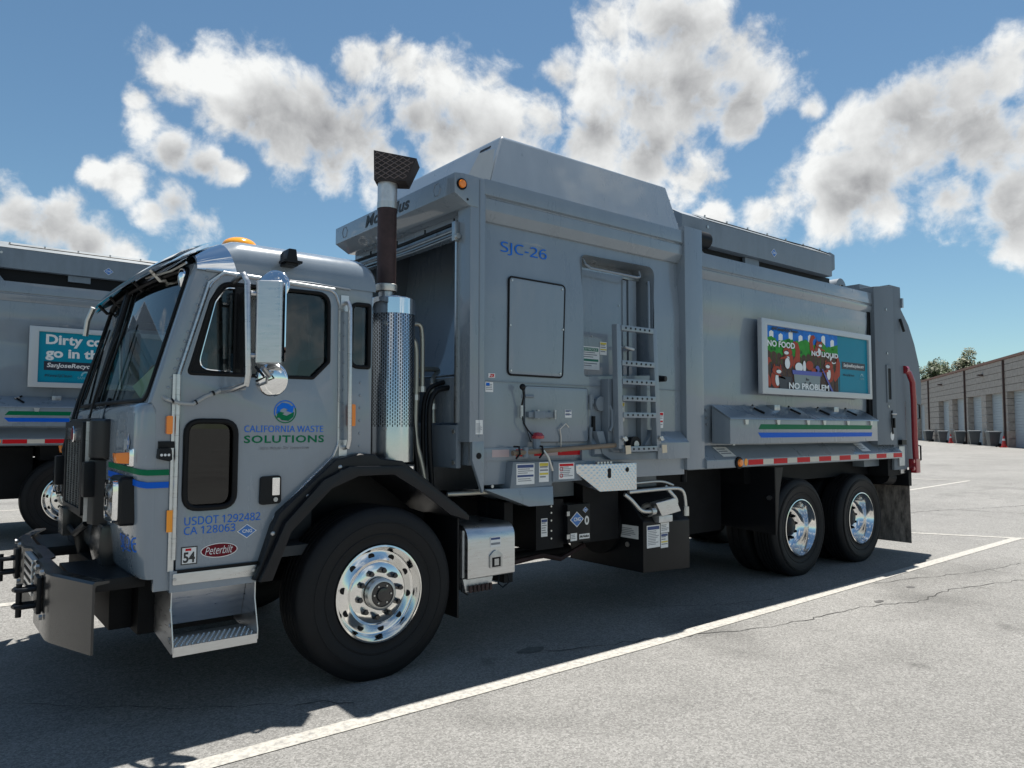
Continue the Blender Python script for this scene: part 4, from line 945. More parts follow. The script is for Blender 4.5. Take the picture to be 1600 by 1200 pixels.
# mirrors
MB().tube([(-0.925, 0.07, 2.395), (-0.925, -0.05, 2.41), (-0.93, -0.12, 2.405), (-0.922, -0.15, 2.36), (-0.905, -0.15, 1.86), (-0.912, -0.14, 1.80), (-0.955, -0.06, 1.775), (-0.98, 0.07, 1.770)], 0.017, 10).build('mirror_bar', 'alu', T)
MR = MB().prism(rp([(-0.885, -0.17), (-0.76, -0.25), (-0.735, -0.20), (-0.85, -0.10)], 0.03), 'z', 1.915, 2.375).build('mirror_housing', 'alu', T, bev=0.012, seg=3)
MB().prism([(-0.745, -0.247), (-0.735, -0.240), (-0.728, -0.205), (-0.738, -0.195)], 'z', 1.93, 2.36).build('mirror_face', 'mirror', MR)
MB().tube([(-0.905, -0.15, 2.30), (-0.86, -0.15, 2.30)], 0.016, 8).build('mirror_clamp', 'steel', MR); MB().tube([(-0.905, -0.15, 1.96), (-0.86, -0.15, 1.96)], 0.016, 8).build('mirror_clamp', 'steel', MR)
for zc, rr_ in ((2.36, 0.098), (1.835, 0.098)):
    dirv = Vector((-0.70, -0.66, 0.20 if zc > 2 else -0.05)).normalized(); c0 = Vector((-0.765, -0.115, zc))
    cm = MB().lathe([(rr_, 0.0), (rr_ * 0.98, 0.006), (rr_ * 0.85, 0.013), (rr_ * 0.6, 0.021), (rr_ * 0.3, 0.026), (0.001, 0.027)], c0, dirv, 32).build('convex_mirror', 'chrome', T, smooth=60)
    MB().lathe([(rr_, 0.0), (rr_ * 0.98, -0.006), (0.001, -0.006)], c0, dirv, 32).build('convex_mirror_face', 'mirror', cm)
    MB().tube([c0 - dirv * 0.01, Vector((-0.84, -0.18, zc - (0.03 if zc > 2 else -0.06)))], 0.014, 8).build('convex_stem', 'steel', cm)
MB().tube([(-0.87, -0.16, 1.90), (-0.83, -0.19, 1.84), (-0.86, -0.15, 1.82)], 0.008, 6).build('mirror_cable', 'black', T)
MB().tube([(-1.279, 0.085, 1.729), (-1.265, 0.05, 1.715), (-1.205, 0.035, 1.696), (-1.138, 0.038, 1.692), (-1.07, 0.045, 1.735), (-0.99, 0.05, 1.770), (-0.91, 0.045, 1.785), (-0.86, 0.02, 1.787)], 0.010, 8).build('conduit', 'hose', T)
for x, z in ((-1.24, 1.708), (-1.12, 1.703), (-1.03, 1.756), (-0.93, 1.782)): MB().cyl((x - 0.004, 0.042, z - 0.002), (x + 0.004, 0.042, z + 0.002), 0.014, n=8).build('cable_tie', 'black', T)
# far side mirror
MB().tube([(-1.0, W - 0.07, 2.40), (-1.0, W + 0.15, 2.40), (-0.98, W + 0.15, 1.82), (-0.98, W - 0.07, 1.78)], 0.017, 8).build('mirror_bar', 'alu', T)
MB().box(-0.95, -0.86, W + 0.07, W + 0.24, 1.92, 2.37).build('mirror_housing', 'alu', T, bev=0.012)

# sill, step
plate('sill_plate', [rect(-1.212, -0.772, 0.728, 0.787, 0.008)], 0.008, SIDE(0.052), 'alu', T, bev=0.002)
MB().box(-1.225, -0.765, 0.056, 0.13, 0.688, 0.80).build('door_sill', 'cabpaint', T)
for x in (-1.203, -0.785): MB().cyl((x, 0.048, 0.758), (x, 0.043, 0.758), 0.009, n=10).build('sill_bolt', 'steel', T)
MB().box(-1.19, -0.745, 0.055, 0.067, 0.787, 0.803).build('sill_grip', 'gasket', T)
ST = plate('step_bracket', [[(0.055, 0.69), (0.40, 0.69), (0.40, 0.42), (0.02, 0.375), (0.0, 0.385), (0.0, 0.44), (0.055, 0.60)]], 0.006, lambda p: (-1.215 + p[2], p[0], p[1]), 'alu', T)
plate('step_bracket', [[(0.055, 0.69), (0.40, 0.69), (0.40, 0.42), (0.02, 0.375), (0.0, 0.385), (0.0, 0.44), (0.055, 0.60)]], 0.006, lambda p: (-0.770 + p[2], p[0], p[1]), 'alu', T)
MB().add([(-1.21, 0.27, 0.47), (-0.775, 0.27, 0.47), (-0.775, 0.20, 0.66), (-1.21, 0.20, 0.66), (-1.21, 0.276, 0.47), (-0.775, 0.276, 0.47), (-0.775, 0.206, 0.66), (-1.21, 0.206, 0.66)], [(0, 1, 2, 3), (4, 7, 6, 5), (0, 3, 7, 4), (1, 5, 6, 2), (0, 4, 5, 1), (3, 2, 6, 7)]).build('step_back', 'alu', T)
sl = MB(); sl.box(-1.21, -0.775, 0.004, 0.27, 0.408, 0.414).build('step_tread', 'alud', T)
MB().box(-1.214, -0.772, 0.0, 0.006, 0.365, 0.414).build('step_front', 'alu', T)
for i in range(15):
    for j in range(6):
        x_ = -1.195 + i * 0.0285 + (0.014 if j % 2 else 0); y_ = 0.025 + j * 0.030
        MB().cyl((x_, y_, 0.4142), (x_, y_, 0.4215), 0.0085, 0.006, n=6).build('tread_stud', 'alu', T)
for z in (0.60, 0.52, 0.45): MB().cyl((-1.222, 0.05, z), (-1.226, 0.05, z), 0.012, n=8).build('step_bolt', 'steel', T)

# front fender
fo = [(-0.795, 0.705), (-0.755, 0.80), (-0.690, 1.00), (-0.655, 1.075), (-0.31, 1.372), (-0.15, 1.405), (-0.045, 1.400), (0.0, 1.372), (0.16, 1.350), (0.30, 1.255), (0.49, 1.115), (0.67, 0.985), (0.69, 0.945), (0.655, 0.930)]
fi = [(0.50, 0.985), (0.30, 1.135), (0.14, 1.245), (0.05, 1.270), (-0.17, 1.270), (-0.34, 1.205), (-0.585, 0.975), (-0.665, 0.80), (-0.70, 0.70)]
for far in (0, 1):
    a, b = (0.012, 0.50) if not far else (W - 0.50, W - 0.012)
    FD = MB().prism(fo + fi, 'y', a, b).build('fender', 'fender', T, bev=0.018, seg=3)
    a, b = (-0.030, 0.02) if not far else (W - 0.02, W + 0.03)
    lip = [(-0.775, 0.70), (-0.63, 1.02), (-0.40, 1.255), (-0.235, 1.330), (0.145, 1.322), (0.48, 1.09), (0.66, 0.968), (0.655, 0.935), (0.50, 0.985), (0.29, 1.140), (0.07, 1.268), (-0.17, 1.268), (-0.35, 1.20), (-0.595, 0.965), (-0.70, 0.70)]
    MB().prism(lip, 'y', a, b).build('fender_lip', 'fender', FD, bev=0.010, seg=2)
    MB().box(-0.5, 0.45, 0.5 if not far else W - 0.52, 0.52 if not far else W - 0.5, 0.7, 1.27).build('wheel_well', 'black', FD)
for x, z in ((-0.71, 0.99), (-0.50, 1.19), (-0.30, 1.355)): MB().ball((x + 0.02, 0.010, z - 0.03), (0.014, 0.008, 0.014), 8, 5).build('fender_bolt', 'steel', T)
plate('front_mudflap', [[(0.02, 0.28), (0.45, 0.28), (0.45, 0.95), (0.02, 0.95)]], 0.012, lambda p: (0.60 + p[2], p[0], p[1]), 'black', T)

# the nose parts stand on the cab front
for o in list(T.children):
    if o.name.split('.')[0] in ('grille_shroud', 'lower_guard', 'front_bracket', 'front_hose', 'headlight', 'turn_signal', 'mirror_arm', 'arm_pivot'):
        o.location.x += 0.072
# ---- exhaust: perforated heat shield, burnt pipe, flared rain cap
mx, my_ = 0.235, 0.30
def perf_mat():
    m, n, l, p = new_mat('perforated_steel')
    p.inputs['Metallic'].default_value = 1.0; p.inputs['Roughness'].default_value = 0.20; p.inputs['Base Color'].default_value = (0.62, 0.62, 0.62, 1)
    return m
M['perf'] = perf_mat()
EX = MB().lathe([(0.150, 1.335), (0.150, 2.445), (0.147, 2.452), (0.075, 2.455), (0.070, 2.47)], (mx, my_, 0), (0, 0, 1), 48).build('heat_shield', 'perf', T, smooth=50)
# slots cut into the shield: small dark louvres standing in columns on the near half
sl = MB()
for k in range(-16, 17):
    a = R(-105 + k * 6.3)
    for j in range(32):
        z = 1.58 + j * 0.0248 + (0.0124 if k % 2 else 0)
        d = Vector((math.cos(a), math.sin(a), 0)); t_ = Vector((-math.sin(a), math.cos(a), 0)); c = Vector((mx, my_, z)) + d * 0.1507
        sl.add([c - t_ * 0.0032 - Vector((0, 0, 0.0085)), c + t_ * 0.0032 - Vector((0, 0, 0.0085)), c + t_ * 0.0032 + Vector((0, 0, 0.0085)), c - t_ * 0.0032 + Vector((0, 0, 0.0085))], [(0, 1, 2, 3)])
so = sl.build('shield_slots', 'gasket', EX, smooth=0); so['kind'] = 'stuff'
MB().lathe([(0.1515, 2.34), (0.1515, 2.445)], (mx, my_, 0), (0, 0, 1), 40).build('shield_collar', 'chrome', EX)
for z in (2.27, 1.56): MB().cyl((mx - 0.11, my_ - 0.103, z), (mx - 0.12, my_ - 0.112, z), 0.013, n=8).build('shield_bolt', 'steel', EX)
PX, PY = 0.180, 0.30
MB().lathe([(0.052, 2.44), (0.052, 2.53)], (PX, PY, 0), (0, 0, 1), 24).build('exhaust_neck', 'steel', EX)
MB().lathe([(0.072, 2.50), (0.074, 2.505), (0.074, 2.545), (0.068, 2.55)], (PX, PY, 0), (0, 0, 1), 24).build('clamp', 'zinc', EX)
MB().lathe([(0.066, 2.53), (0.066, 3.085)], (PX, PY, 0), (0, 0, 1), 28).build('exhaust_pipe', 'rust', EX)
MB().lathe([(0.070, 3.075), (0.070, 3.12)], (PX, PY, 0), (0, 0, 1), 28).build('clamp', 'zinc', EX)
MB().lathe([(0.0675, 3.11), (0.0675, 3.26), (0.060, 3.262)], (PX, PY, 0), (0, 0, 1), 28).build('exhaust_sleeve', 'alud', EX)
ca, cb_ = Vector((0.785, -0.62, 0)), Vector((0.62, 0.785, 0))
def cappt(a, z, b): return Vector((PX, PY, 0)) + ca * a + cb_ * b + Vector((0, 0, z))
prof = [(-0.078, 3.255), (0.140, 3.250), (0.212, 3.405), (-0.082, 3.462)]
cp = MB()
for k in (1.0, 0.965):
    cp.add([cappt(0.05 + (a - 0.05) * k, z if z > 3.3 else z + (1 - k) * 0.3, b * k) for b in (-0.09, 0.09) for a, z in prof], [(0, 1, 2, 3), (7, 6, 5, 4), (0, 4, 5, 1), (1, 5, 6, 2), (0, 3, 7, 4)])
RC = cp.build('rain_cap', 'cap', EX, smooth=0)
def inside(a, z):
    return z > 3.262 and a > -0.074 and a < 0.135 + (z - 3.25) * 0.46 and z < 3.455 - (a + 0.08) * 0.19
for k in range(-6, 10):
    for sg in (1, -1):
        pts = [(x_, 3.24 + 0.036 * k + sg * (x_ - 0.06) * 0.62 + 0.06) for x_ in [(-0.08 + 0.30 * i / 40) for i in range(41)]]
        pts = [p for p in pts if inside(*p)]
        if len(pts) > 3: MB().tube([cappt(pts[0][0], pts[0][1], -0.0925), cappt(pts[-1][0], pts[-1][1], -0.0925)], 0.0034, 4).build('mesh_wire', 'meshwire', EX)
# pipes and hoses between cab and body
for path, r, m in (([(0.42, 0.34, 2.30), (0.47, 0.34, 2.31), (0.50, 0.34, 2.27), (0.50, 0.34, 1.85)], 0.016, 'hydro'), ([(0.36, 0.36, 2.20), (0.42, 0.35, 2.20), (0.455, 0.35, 2.16), (0.455, 0.35, 1.80), (0.445, 0.35, 1.5), (0.50, 0.33, 1.30), (0.55, 0.33, 1.0)], 0.021, 'hydro'),
                   ([(0.42, 0.42, 1.98), (0.60, 0.50, 2.0), (0.85, 0.66, 2.02), (0.80, 0.62, 1.98), (0.66, 0.45, 1.93), (0.62, 0.40, 1.86), (0.62, 0.38, 1.6)], 0.020, 'hydro'), ([(0.72, 0.30, 1.86), (0.60, 0.32, 1.84), (0.545, 0.32, 1.74), (0.56, 0.33, 1.4), (0.60, 0.34, 1.0)], 0.020, 'black'),
                   ([(0.70, 0.36, 1.90), (0.57, 0.38, 1.86), (0.53, 0.38, 1.7), (0.54, 0.38, 1.3), (0.58, 0.4, 1.0)], 0.017, 'black'), ([(0.42, 0.36, 1.75), (0.44, 0.34, 1.5), (0.47, 0.34, 1.2), (0.52, 0.36, 1.0)], 0.016, 'black'), ([(0.60, 0.16, 1.10), (0.9, 0.10, 1.105), (1.2, 0.10, 1.11)], 0.017, 'hydro')):
    P_ = []
    for a, b in zip(path[:-1], path[1:]):
        P_ += [Vector(a).lerp(Vector(b), t) for t in (0, 0.25, 0.5, 0.75)]
    P_.append(Vector(path[-1]))
    for _ in range(3): P_ = [P_[0]] + [(P_[i - 1] + P_[i] * 2 + P_[i + 1]) / 4 for i in range(1, len(P_) - 1)] + [P_[-1]]
    MB().tube(P_, r, 10).build('hydraulic_line', m, T, smooth=60)
for x, y, z in ((0.455, 0.35, 1.78), (0.50, 0.34, 1.84), (0.62, 0.39, 1.72)): MB().cyl((x, y, z - 0.02), (x, y, z + 0.02), 0.027, n=8).build('hose_fitting', 'zinc', T)

MB().box(0.02, 0.48, 0.62, 2.30, 0.98, 2.30).build('sun_block_box', 'frame', T, bev=0.04)  # unseen box added behind the cab to block a sun patch below
# ---- hopper body
FP0, FP1 = 0.675, 0.800          # front post
MP0, MP1 = 3.030, 3.285          # middle post
PY0 = 0.060                      # hopper side sheet
acc = rp([(1.05, 1.956), (1.588, 1.956), (1.616, 2.677), (1.058, 2.681)], 0.035)
recess = rp([(1.828, 1.975), (2.660, 2.02), (2.705, 2.975), (1.818, 2.965)], [0.03, 0.03, 0.09, 0.05])
ldoor = rp([(1.262, 1.460), (1.855, 1.455), (1.857, 1.878), (1.205, 1.876), (1.205, 1.60)], 0.03)
def bowed(p, y, k=0.004):
    return (p[0], y + p[2] + wavy(p[0], p[1], k), p[1])
def sheet(name, x0, x1, z0, z1, holes, y, m, amp=0.004, yfn=None):
    """a thin wavy sheet metal side with openings, triangulated finely enough to show oil-canning"""
    loops = [[(x0 + (x1 - x0) * i / 16, z0) for i in range(16)] + [(x1, z0 + (z1 - z0) * i / 16) for i in range(16)] + [(x1 - (x1 - x0) * i / 16, z1) for i in range(16)] + [(x0, z1 - (z1 - z0) * i / 16) for i in range(16)]] + holes
    me = curve_mesh(loops, 0.0)
    bm = bmesh.new(); bm.from_mesh(me)
    bmesh.ops.triangulate(bm, faces=bm.faces)
    for _ in range(6):
        ed = [e for e in bm.edges if e.calc_length() > 0.16]
        if not ed: break
        bmesh.ops.subdivide_edges(bm, edges=ed, cuts=1); bmesh.ops.triangulate(bm, faces=bm.faces)
    for v in bm.verts:
        x, z = v.co.x, v.co.y
        v.co = (x, (yfn(x, z) if yfn else y) + wavy(x, z, amp) + wavy(x + 7, z, amp * 0.5, 3.0), z)
    bm.to_mesh(me); bm.free(); me.materials.clear()
    return finish(me, name, m, T, 60)
def hop_y(x, z): return 0.085 - 0.03 * ss(z, 3.06, 2.4) if z > 2.4 else 0.055
for far in (0, 1):
    if not far:
        sheet('hopper_side', FP1 - 0.01, MP0 + 0.01, 1.16, 3.075, [recess], 0.055, 'paint', 0.0035, lambda x, z: 0.055 + 0.028 * ss(z, 2.5, 3.06))
    else: MB().box(FP1, MP0, W - 0.08, W - 0.06, 1.16, 2.45).build('hopper_side', 'paint', T)
    s = (lambda y: y) if not far else fy
    rail = [(s(y), z) for y, z in ((0.004, 3.350), (0.004, 3.238), (0.026, 3.230), (0.026, 3.222), (0.012, 3.212), (0.016, 3.13), (0.060, 3.062), (0.095, 3.055), (0.12, 3.35))]
    if not far: MB().prism(rail, 'x', FP1, MP0).build('top_rail', 'paint', T, bev=0.004)
    a, b = (0.0, 0.16) if not far else (W - 0.16, W)
    post = MB().prism([(FP0, a), (FP1, a), (FP1 + 0.015, b), (FP0, b)], 'z', 1.465, 2.45 if far else 3.345).build('front_post', 'paint', T, bev=0.008)
    MB().box(MP0, MP1, -0.012 if not far else W - 0.2, 0.2 if not far else W + 0.012, 1.195, 3.392).build('middle_post', 'paint', T, bev=0.008)
MB().box(FP0 + 0.075, FP0 + 0.085, -0.003, 0.03, 1.5, 3.33).build('post_seam', 'dullpaint', T, bev=0.004)
MB().prism([(0.80, 3.30), (0.80, 3.10), (0.80, 1.47), (0.815, 1.47), (0.815, 3.30)], 'y', 0.012, 0.06).build('post_flange', 'paint', T)
# interior solid of the hopper so nothing shows through
MB().box(1.40, 3.05, 0.36, 1.95, 1.0, 3.30).build('hopper_core', 'dullpaint', T)
MB().box(0.80, 3.05, 0.10, 1.95, 3.29, 3.33).build('hopper_deck', 'paint', T)
# front wall of the hopper: a hood bay with a dark curved apron
def apron(u, v): 
    y = 0.10 + 1.80 * u; z = 1.55 + 1.76 * v
    return (1.30 - 0.42 * (1 - v) ** 2 + wavy(y, z, 0.012, 1.6), y, z)
MB().grid(apron, 20, 16).build('front_apron', 'paint', T, smooth=60)
MB().box(0.74, 0.80, 0.10, 1.88, 2.97, 3.34).build('front_header', 'paint', T)
MB().box(0.735, 0.86, 0.10, W - 0.1, 1.30, 1.56).build('front_lower_wall', 'paint', T)
q = MB().box(0.70, 0.735, 0.16, 0.90, 1.60, 1.93).build('valve_cover', 'paint', T, bev=0.006)
MB().box(0.66, 0.70, 0.14, 0.95, 1.28, 1.585).build('front_panel', 'dullpaint', T, bev=0.006)
for z in (1.54, 1.32): MB().cyl((0.662, 0.17, z), (0.652, 0.17, z), 0.016, n=10).build('panel_bolt', 'zinc', T)
MB().tube([(0.70, 0.14, 1.945), (0.70, 0.5, 1.945), (0.70, 0.95, 1.95)], 0.010, 6).build('edge_trim', 'steel', T)
MB().box(0.66, 0.69, 0.15, 0.17, 1.6, 2.95).build('guide_channel', 'alu', T)
MB().box(0.745, 1.42, 1.885, 1.915, 1.50, 3.33).build('bay_wall', 'dullpaint', T)
# header beam
bx0 = 0.535
beam = [(bx0, 3.335), (bx0, 3.195), (0.66, 3.125), (0.74, 3.125), (0.74, 3.345), (0.60, 3.345)]
HB = MB().prism(beam, 'y', -0.005, 1.885).build('header_beam', 'paint', T, bev=0.006)
text('McNeilus', -1.315, -0.60, 3.222, 3.318, FRONT(bx0 - 0.002), 'print', HB, bold=0.03, shear=0.25, spacing=1.05)
for yc in (0.22, 1.70): MB().tube([(bx0 - 0.001, yc + 0.05 * math.cos(R(60 * i)), 3.266 + 0.05 * math.sin(R(60 * i))) for i in range(6)], 0.003, 4, closed=True).build('hex_emboss', 'paint', HB)
MB().cyl((0.592, 0.0, 3.262), (0.592, -0.016, 3.262), 0.040, n=28).build('lamp_bezel', 'gasket', HB)
MB().lathe([(0.030, -0.0), (0.026, -0.012), (0.001, -0.016)], (0.592, -0.015, 3.262), (0, 1, 0), 24).build('marker_lamp', 'amber', HB)
MB().cyl((0.645, 0.002, 3.165), (0.645, -0.007, 3.165), 0.009, n=12).build('beam_hole', 'gasket', HB)
# linkage bars under the beam
for y0, y1, x, z, r, m in ((0.16, 1.6, 0.66, 2.985, 0.010, 'steel'), (0.16, 1.6, 0.67, 2.955, 0.008, 'black'), (0.12, 1.86, 0.69, 3.05, 0.014, 'black'), (0.14, 1.3, 0.65, 2.94, 0.007, 'steel')):
    MB().tube([(x, y0, z), (x, (y0 + y1) / 2, z - 0.012), (x, y1, z)], r, 6).build('linkage_bar', m, T)
q = MB().box(0.63, 0.69, 0.13, 0.17, 2.90, 3.04).build('linkage_box', 'steel', T, bev=0.006)
MB().cyl((0.65, 0.11, 2.93), (0.65, 0.17, 2.93), 0.02, n=12).build('linkage_pin', 'zinc', q)
for y in (0.22, 0.62, 1.05, 1.5): MB().cyl((0.685, y, 3.05), (0.685, y, 3.085), 0.007, n=6).build('clip', 'black', T)
# hood above the hopper
hd = MB()
h0 = [(0.86, 0.03, 3.352), (3.03, 0.03, 3.352), (3.03, 1.97, 3.352), (0.86, 1.97, 3.352)]
h1 = [(1.045, 0.125, 3.765), (2.945, 0.125, 3.765), (2.945, 1.94, 3.765), (1.045, 1.94, 3.765)]
h2 = [(2.875, 0.155, 3.79)]
hd.add(h0 + h1, [(4, 5, 6, 7)] + [(i, (i + 1) % 4, 4 + (i + 1) % 4, 4 + i) for i in range(4)])
HD = hd.build('hopper_hood', 'paint', T, bev=0.03, seg=3)
MB().add([(0.80, 0.02, 3.350), (0.86, 0.02, 3.354), (1.005, 0.115, 3.66), (0.965, 0.30, 3.66), (0.80, 0.30, 3.352)], [(0, 1, 2, 3, 4)]).build('hood_gusset', 'topsheet', HD, smooth=0)
plate('hood_slot', [rect(-0.36, -0.22, 3.690, 3.712, 0.010)], 0.004, lambda p: (1.012 + (p[1] - 3.69) * 0.45 + p[2], -p[0], p[1]), 'gasket', HD)
for i in range(3): MB().cyl((3.02 - 0.027 * i - 0.01, 0.07 + 0.02 * i, 3.42 + 0.11 * i), (3.03 - 0.027 * i, 0.07 + 0.02 * i, 3.425 + 0.11 * i), 0.008, n=6).build('hood_bolt', 'steel', HD)
# access panel with black seal
AP = plate('access_panel', [inset(acc, 0.006)], 0.012, SIDE(0.050), 'paint', T, bev=0.003)
MB().tube([(x, 0.048, z) for x, z in acc], 0.0085, 6, closed=True).build('panel_seal', 'gasket', AP)
for x, z in ((1.085, 2.655), (1.585, 2.645), (1.075, 1.985), (1.56, 1.985), (1.068, 2.32), (1.592, 2.33)): MB().cyl((x, 0.046, z), (x, 0.038, z), 0.008, n=8).build('panel_screw', 'zinc', AP)
text('SJC-26', 0.998, 1.449, 2.845, 2.942, SIDE(0.071), 'blue2', T, 'unit_number', bold=0.012)
MB().box(FP1, MP0, 0.046, 0.056, 1.898, 1.904).build('body_seam', 'dullpaint', T)
# ladder recess
RB = MB().box(1.79, 2.74, 0.30, 0.34, 1.9, 3.02).build('recess_back', 'paint', T)
rl = MB()
n_ = len(recess)
rl.add([(x, 0.064, z) for x, z in recess] + [(x, 0.31, z) for x, z in recess], [(i, (i + 1) % n_, n_ + (i + 1) % n_, n_ + i) for i in range(n_)])
rl.build('recess_wall', 'paint', T, smooth=40)
plate('recess_door', [rect(1.835, 2.43, 1.985, 2.88)], 0.02, SIDE(0.20), 'paint', T, bev=0.004)
MB().box(2.42, 2.47, 0.180, 0.22, 1.99, 2.85).build('door_post', 'paint', T, bev=0.006)
MB().box(2.50, 2.60, 0.185, 0.24, 2.0, 2.86).build('inner_column', 'paint', T, bev=0.006)
MB().box(1.83, 2.66, 0.20, 0.30, 2.865, 2.90).build('recess_lintel', 'steel', T, bev=0.004)
MB().tube([(1.885, 0.12, 2.945), (1.895, 0.10, 2.90), (1.94, 0.085, 2.87), (2.50, 0.085, 2.865), (2.555, 0.10, 2.88), (2.565, 0.12, 2.93)], 0.011, 8).build('hand_rail', 'paint', T)
MB().tube([(2.665, 0.12, 2.845), (2.645, 0.085, 2.845), (2.635, 0.075, 2.80), (2.63, 0.07, 2.42)], 0.011, 8).build('hand_rail', 'paint', T)
MB().tube([(2.34, 0.2, 2.25), (2.36, 0.1, 2.25), (2.46, 0.1, 2.24), (2.47, 0.2, 2.24)], 0.013, 8).build('door_pull', 'alud', T)
MB().box(1.835, 2.66, 0.10, 0.30, 1.955, 1.985).build('recess_sill', 'gasket', T)
for x, z in ((1.875, 2.36), (2.38, 2.62), (2.36, 2.05), (2.05, 2.33)): MB().cyl((x, 0.19, z), (x, 0.184, z), 0.008, n=8).build('door_screw', 'steel', T)
# ladder
LY = -0.10
def rail_at(xb, xt): return [(xb, LY + 0.0, 1.40), (xt, LY + 0.02, 2.40)]
LD = MB()
for (xb, xt) in ((2.085, 2.062), (2.545, 2.503)):
    LD.add([(xb - 0.028, LY - 0.006, 1.40), (xb + 0.028, LY - 0.006, 1.40), (xb + 0.028, LY + 0.05, 1.40), (xb - 0.028, LY + 0.05, 1.40), (xt - 0.024, LY - 0.006, 2.40), (xt + 0.024, LY - 0.006, 2.40), (xt + 0.024, LY + 0.05, 2.40), (xt - 0.024, LY + 0.05, 2.40)], [(0, 1, 2, 3), (4, 7, 6, 5), (0, 4, 5, 1), (1, 5, 6, 2), (2, 6, 7, 3), (3, 7, 4, 0)])
LDO = LD.build('ladder', 'paint', T, bev=0.004)
for z in (2.375, 2.09, 1.94, 1.805, 1.67, 1.395):
    t = (z - 1.40) / 1.0; xa, xb = 2.113 - 0.023 * t, 2.517 - 0.042 * t
    MB().box(xa, xb, LY - 0.012, LY + 0.045, z - 0.022, z + 0.022).build('rung', 'paint', LDO, bev=0.004)
    for i in range(6): MB().cyl((xa + 0.05 + i * (xb - xa - 0.1) / 5, LY - 0.0125, z), (xa + 0.05 + i * (xb - xa - 0.1) / 5, LY - 0.0145, z), 0.009, n=10).build('rung_hole', 'gasket', LDO)
MB().box(2.015, 2.075, -0.03, 0.05, 1.37, 1.96).build('ladder_bracket', 'dullpaint', T, bev=0.004)
MB().box(2.44, 2.52, 0.0, 0.05, 1.40, 1.93).build('ladder_bracket', 'dullpaint', T, bev=0.004)
for x in (2.11, 2.555):
    MB().cyl((x, LY - 0.03, 1.478), (x, LY + 0.0, 1.478), 0.020, n=10).build('ladder_pin', 'zinc', LDO); MB().cyl((x - 0.03, LY - 0.02, 1.49), (x + 0.025, LY - 0.02, 1.47), 0.012, n=8).build('ladder_pin', 'zinc', LDO)
    plate('cream_tab', [[(x + 0.005, 1.355), (x + 0.065, 1.360), (x + 0.06, 1.425), (x + 0.0, 1.425)]], 0.004, SIDE(LY - 0.026), 'cream', LDO)
MB().cyl((2.35, -0.02, 1.43), (2.35, 0.03, 1.43), 0.065, n=20).build('roller', 'black', T); MB().cyl((2.35, -0.03, 1.43), (2.35, -0.02, 1.43), 0.03, n=16).build('roller_hub', 'steel', T)
MB().cyl((2.715, 0.05, 1.995), (2.73, -0.03, 1.99), 0.03, 0.024, n=14).build('rubber_stop', 'black', T)
MB().lathe([(0.06, 0.0), (0.06, -0.03), (0.02, -0.035), (0.001, -0.035)], (1.99, 0.05, 1.76), (0, 1, 0), 20).build('hook_boss', 'dullpaint', T)
MB().tube([(2.03, -0.01, 1.78), (2.05, -0.04, 1.70), (2.045, -0.045, 1.58), (2.02, -0.04, 1.54)], 0.013, 8).build('hook', 'dullpaint', T)
# lower door, hinges, latch, lever and cable
LDR = plate('lower_door', [ldoor], 0.016, SIDE(0.046), 'paint', T, bev=0.003)
MB().tube([(x, 0.040, z) for x, z in ldoor], 0.0025, 5, closed=True).build('door_seam', 'gasket', LDR)
for z in (1.78, 1.52):
    MB().cyl((1.875, 0.028, z - 0.07), (1.875, 0.028, z + 0.05), 0.014, n=10).build('hinge', 'dullpaint', LDR); MB().box(1.86, 1.92, 0.035, 0.048, z - 0.02, z + 0.05).build('hinge_leaf', 'dullpaint', LDR)
MB().box(1.905, 1.93, 0.03, 0.05, 1.48, 1.66).build('stay', 'black', T)
q = MB().box(1.215, 1.495, 0.005, 0.038, 1.642, 1.685).build('latch_bar', 'dullpaint', T, bev=0.004)
MB().box(1.26, 1.36, -0.012, 0.004, 1.635, 1.69).build('latch_block', 'dullpaint', q, bev=0.004)
for x in (1.30, 1.47): MB().cyl((x, 0.0, 1.632), (x, 0.0, 1.70), 0.012, n=8).build('latch_pin', 'steel', q)
MB().cyl((1.155, 0.02, 1.64), (1.155, 0.02, 1.73), 0.014, n=10).build('lever_pivot', 'steel', T)
MB().tube([(1.155, 0.015, 1.73), (1.155, -0.01, 1.80), (1.140, -0.015, 1.85)], 0.008, 6).build('lever', 'black', T); MB().ball((1.138, -0.015, 1.865), 0.024, 12, 8).build('lever_knob', 'black', T)
MB().tube([(1.155, 0.01, 1.65), (1.16, 0.0, 1.60), (1.20, 0.0, 1.55), (1.255, 0.0, 1.50), (1.28, 0.0, 1.49)], 0.006, 6).build('cable', 'black', T)
q = MB().tube([(1.275, -0.01, 1.50), (1.262, -0.03, 1.38)], 0.030, 10).build('valve_handle', 'dullpaint', T); MB().lathe([(0.045, 0.0), (0.05, 0.02), (0.03, 0.045), (0.001, 0.05)], (1.288, -0.01, 1.485), (0.0, 0, 1), 16).build('handle_cap', 'redpaint', T)
MB().add([(1.31, 0.03, 1.39), (1.40, 0.03, 1.39), (1.31, 0.03, 1.49), (1.31, 0.036, 1.39), (1.40, 0.036, 1.39), (1.31, 0.036, 1.49)], [(0, 1, 2), (3, 5, 4), (0, 3, 4, 1), (1, 4, 5, 2), (2, 5, 3, 0)]).build('handle_gusset', 'paint', T)
MB().tube([(1.555, 0.03, 1.38), (1.555, 0.03, 1.50), (1.535, 0.02, 1.555), (1.59, 0.015, 1.60), (1.62, 0.01, 1.57)], 0.006, 6).build('wire_hook', 'zinc', T)
MB().cyl((1.20, 0.035, 1.80), (1.28, 0.034, 1.80), 0.012, n=8).build('door_bump', 'dullpaint', T)
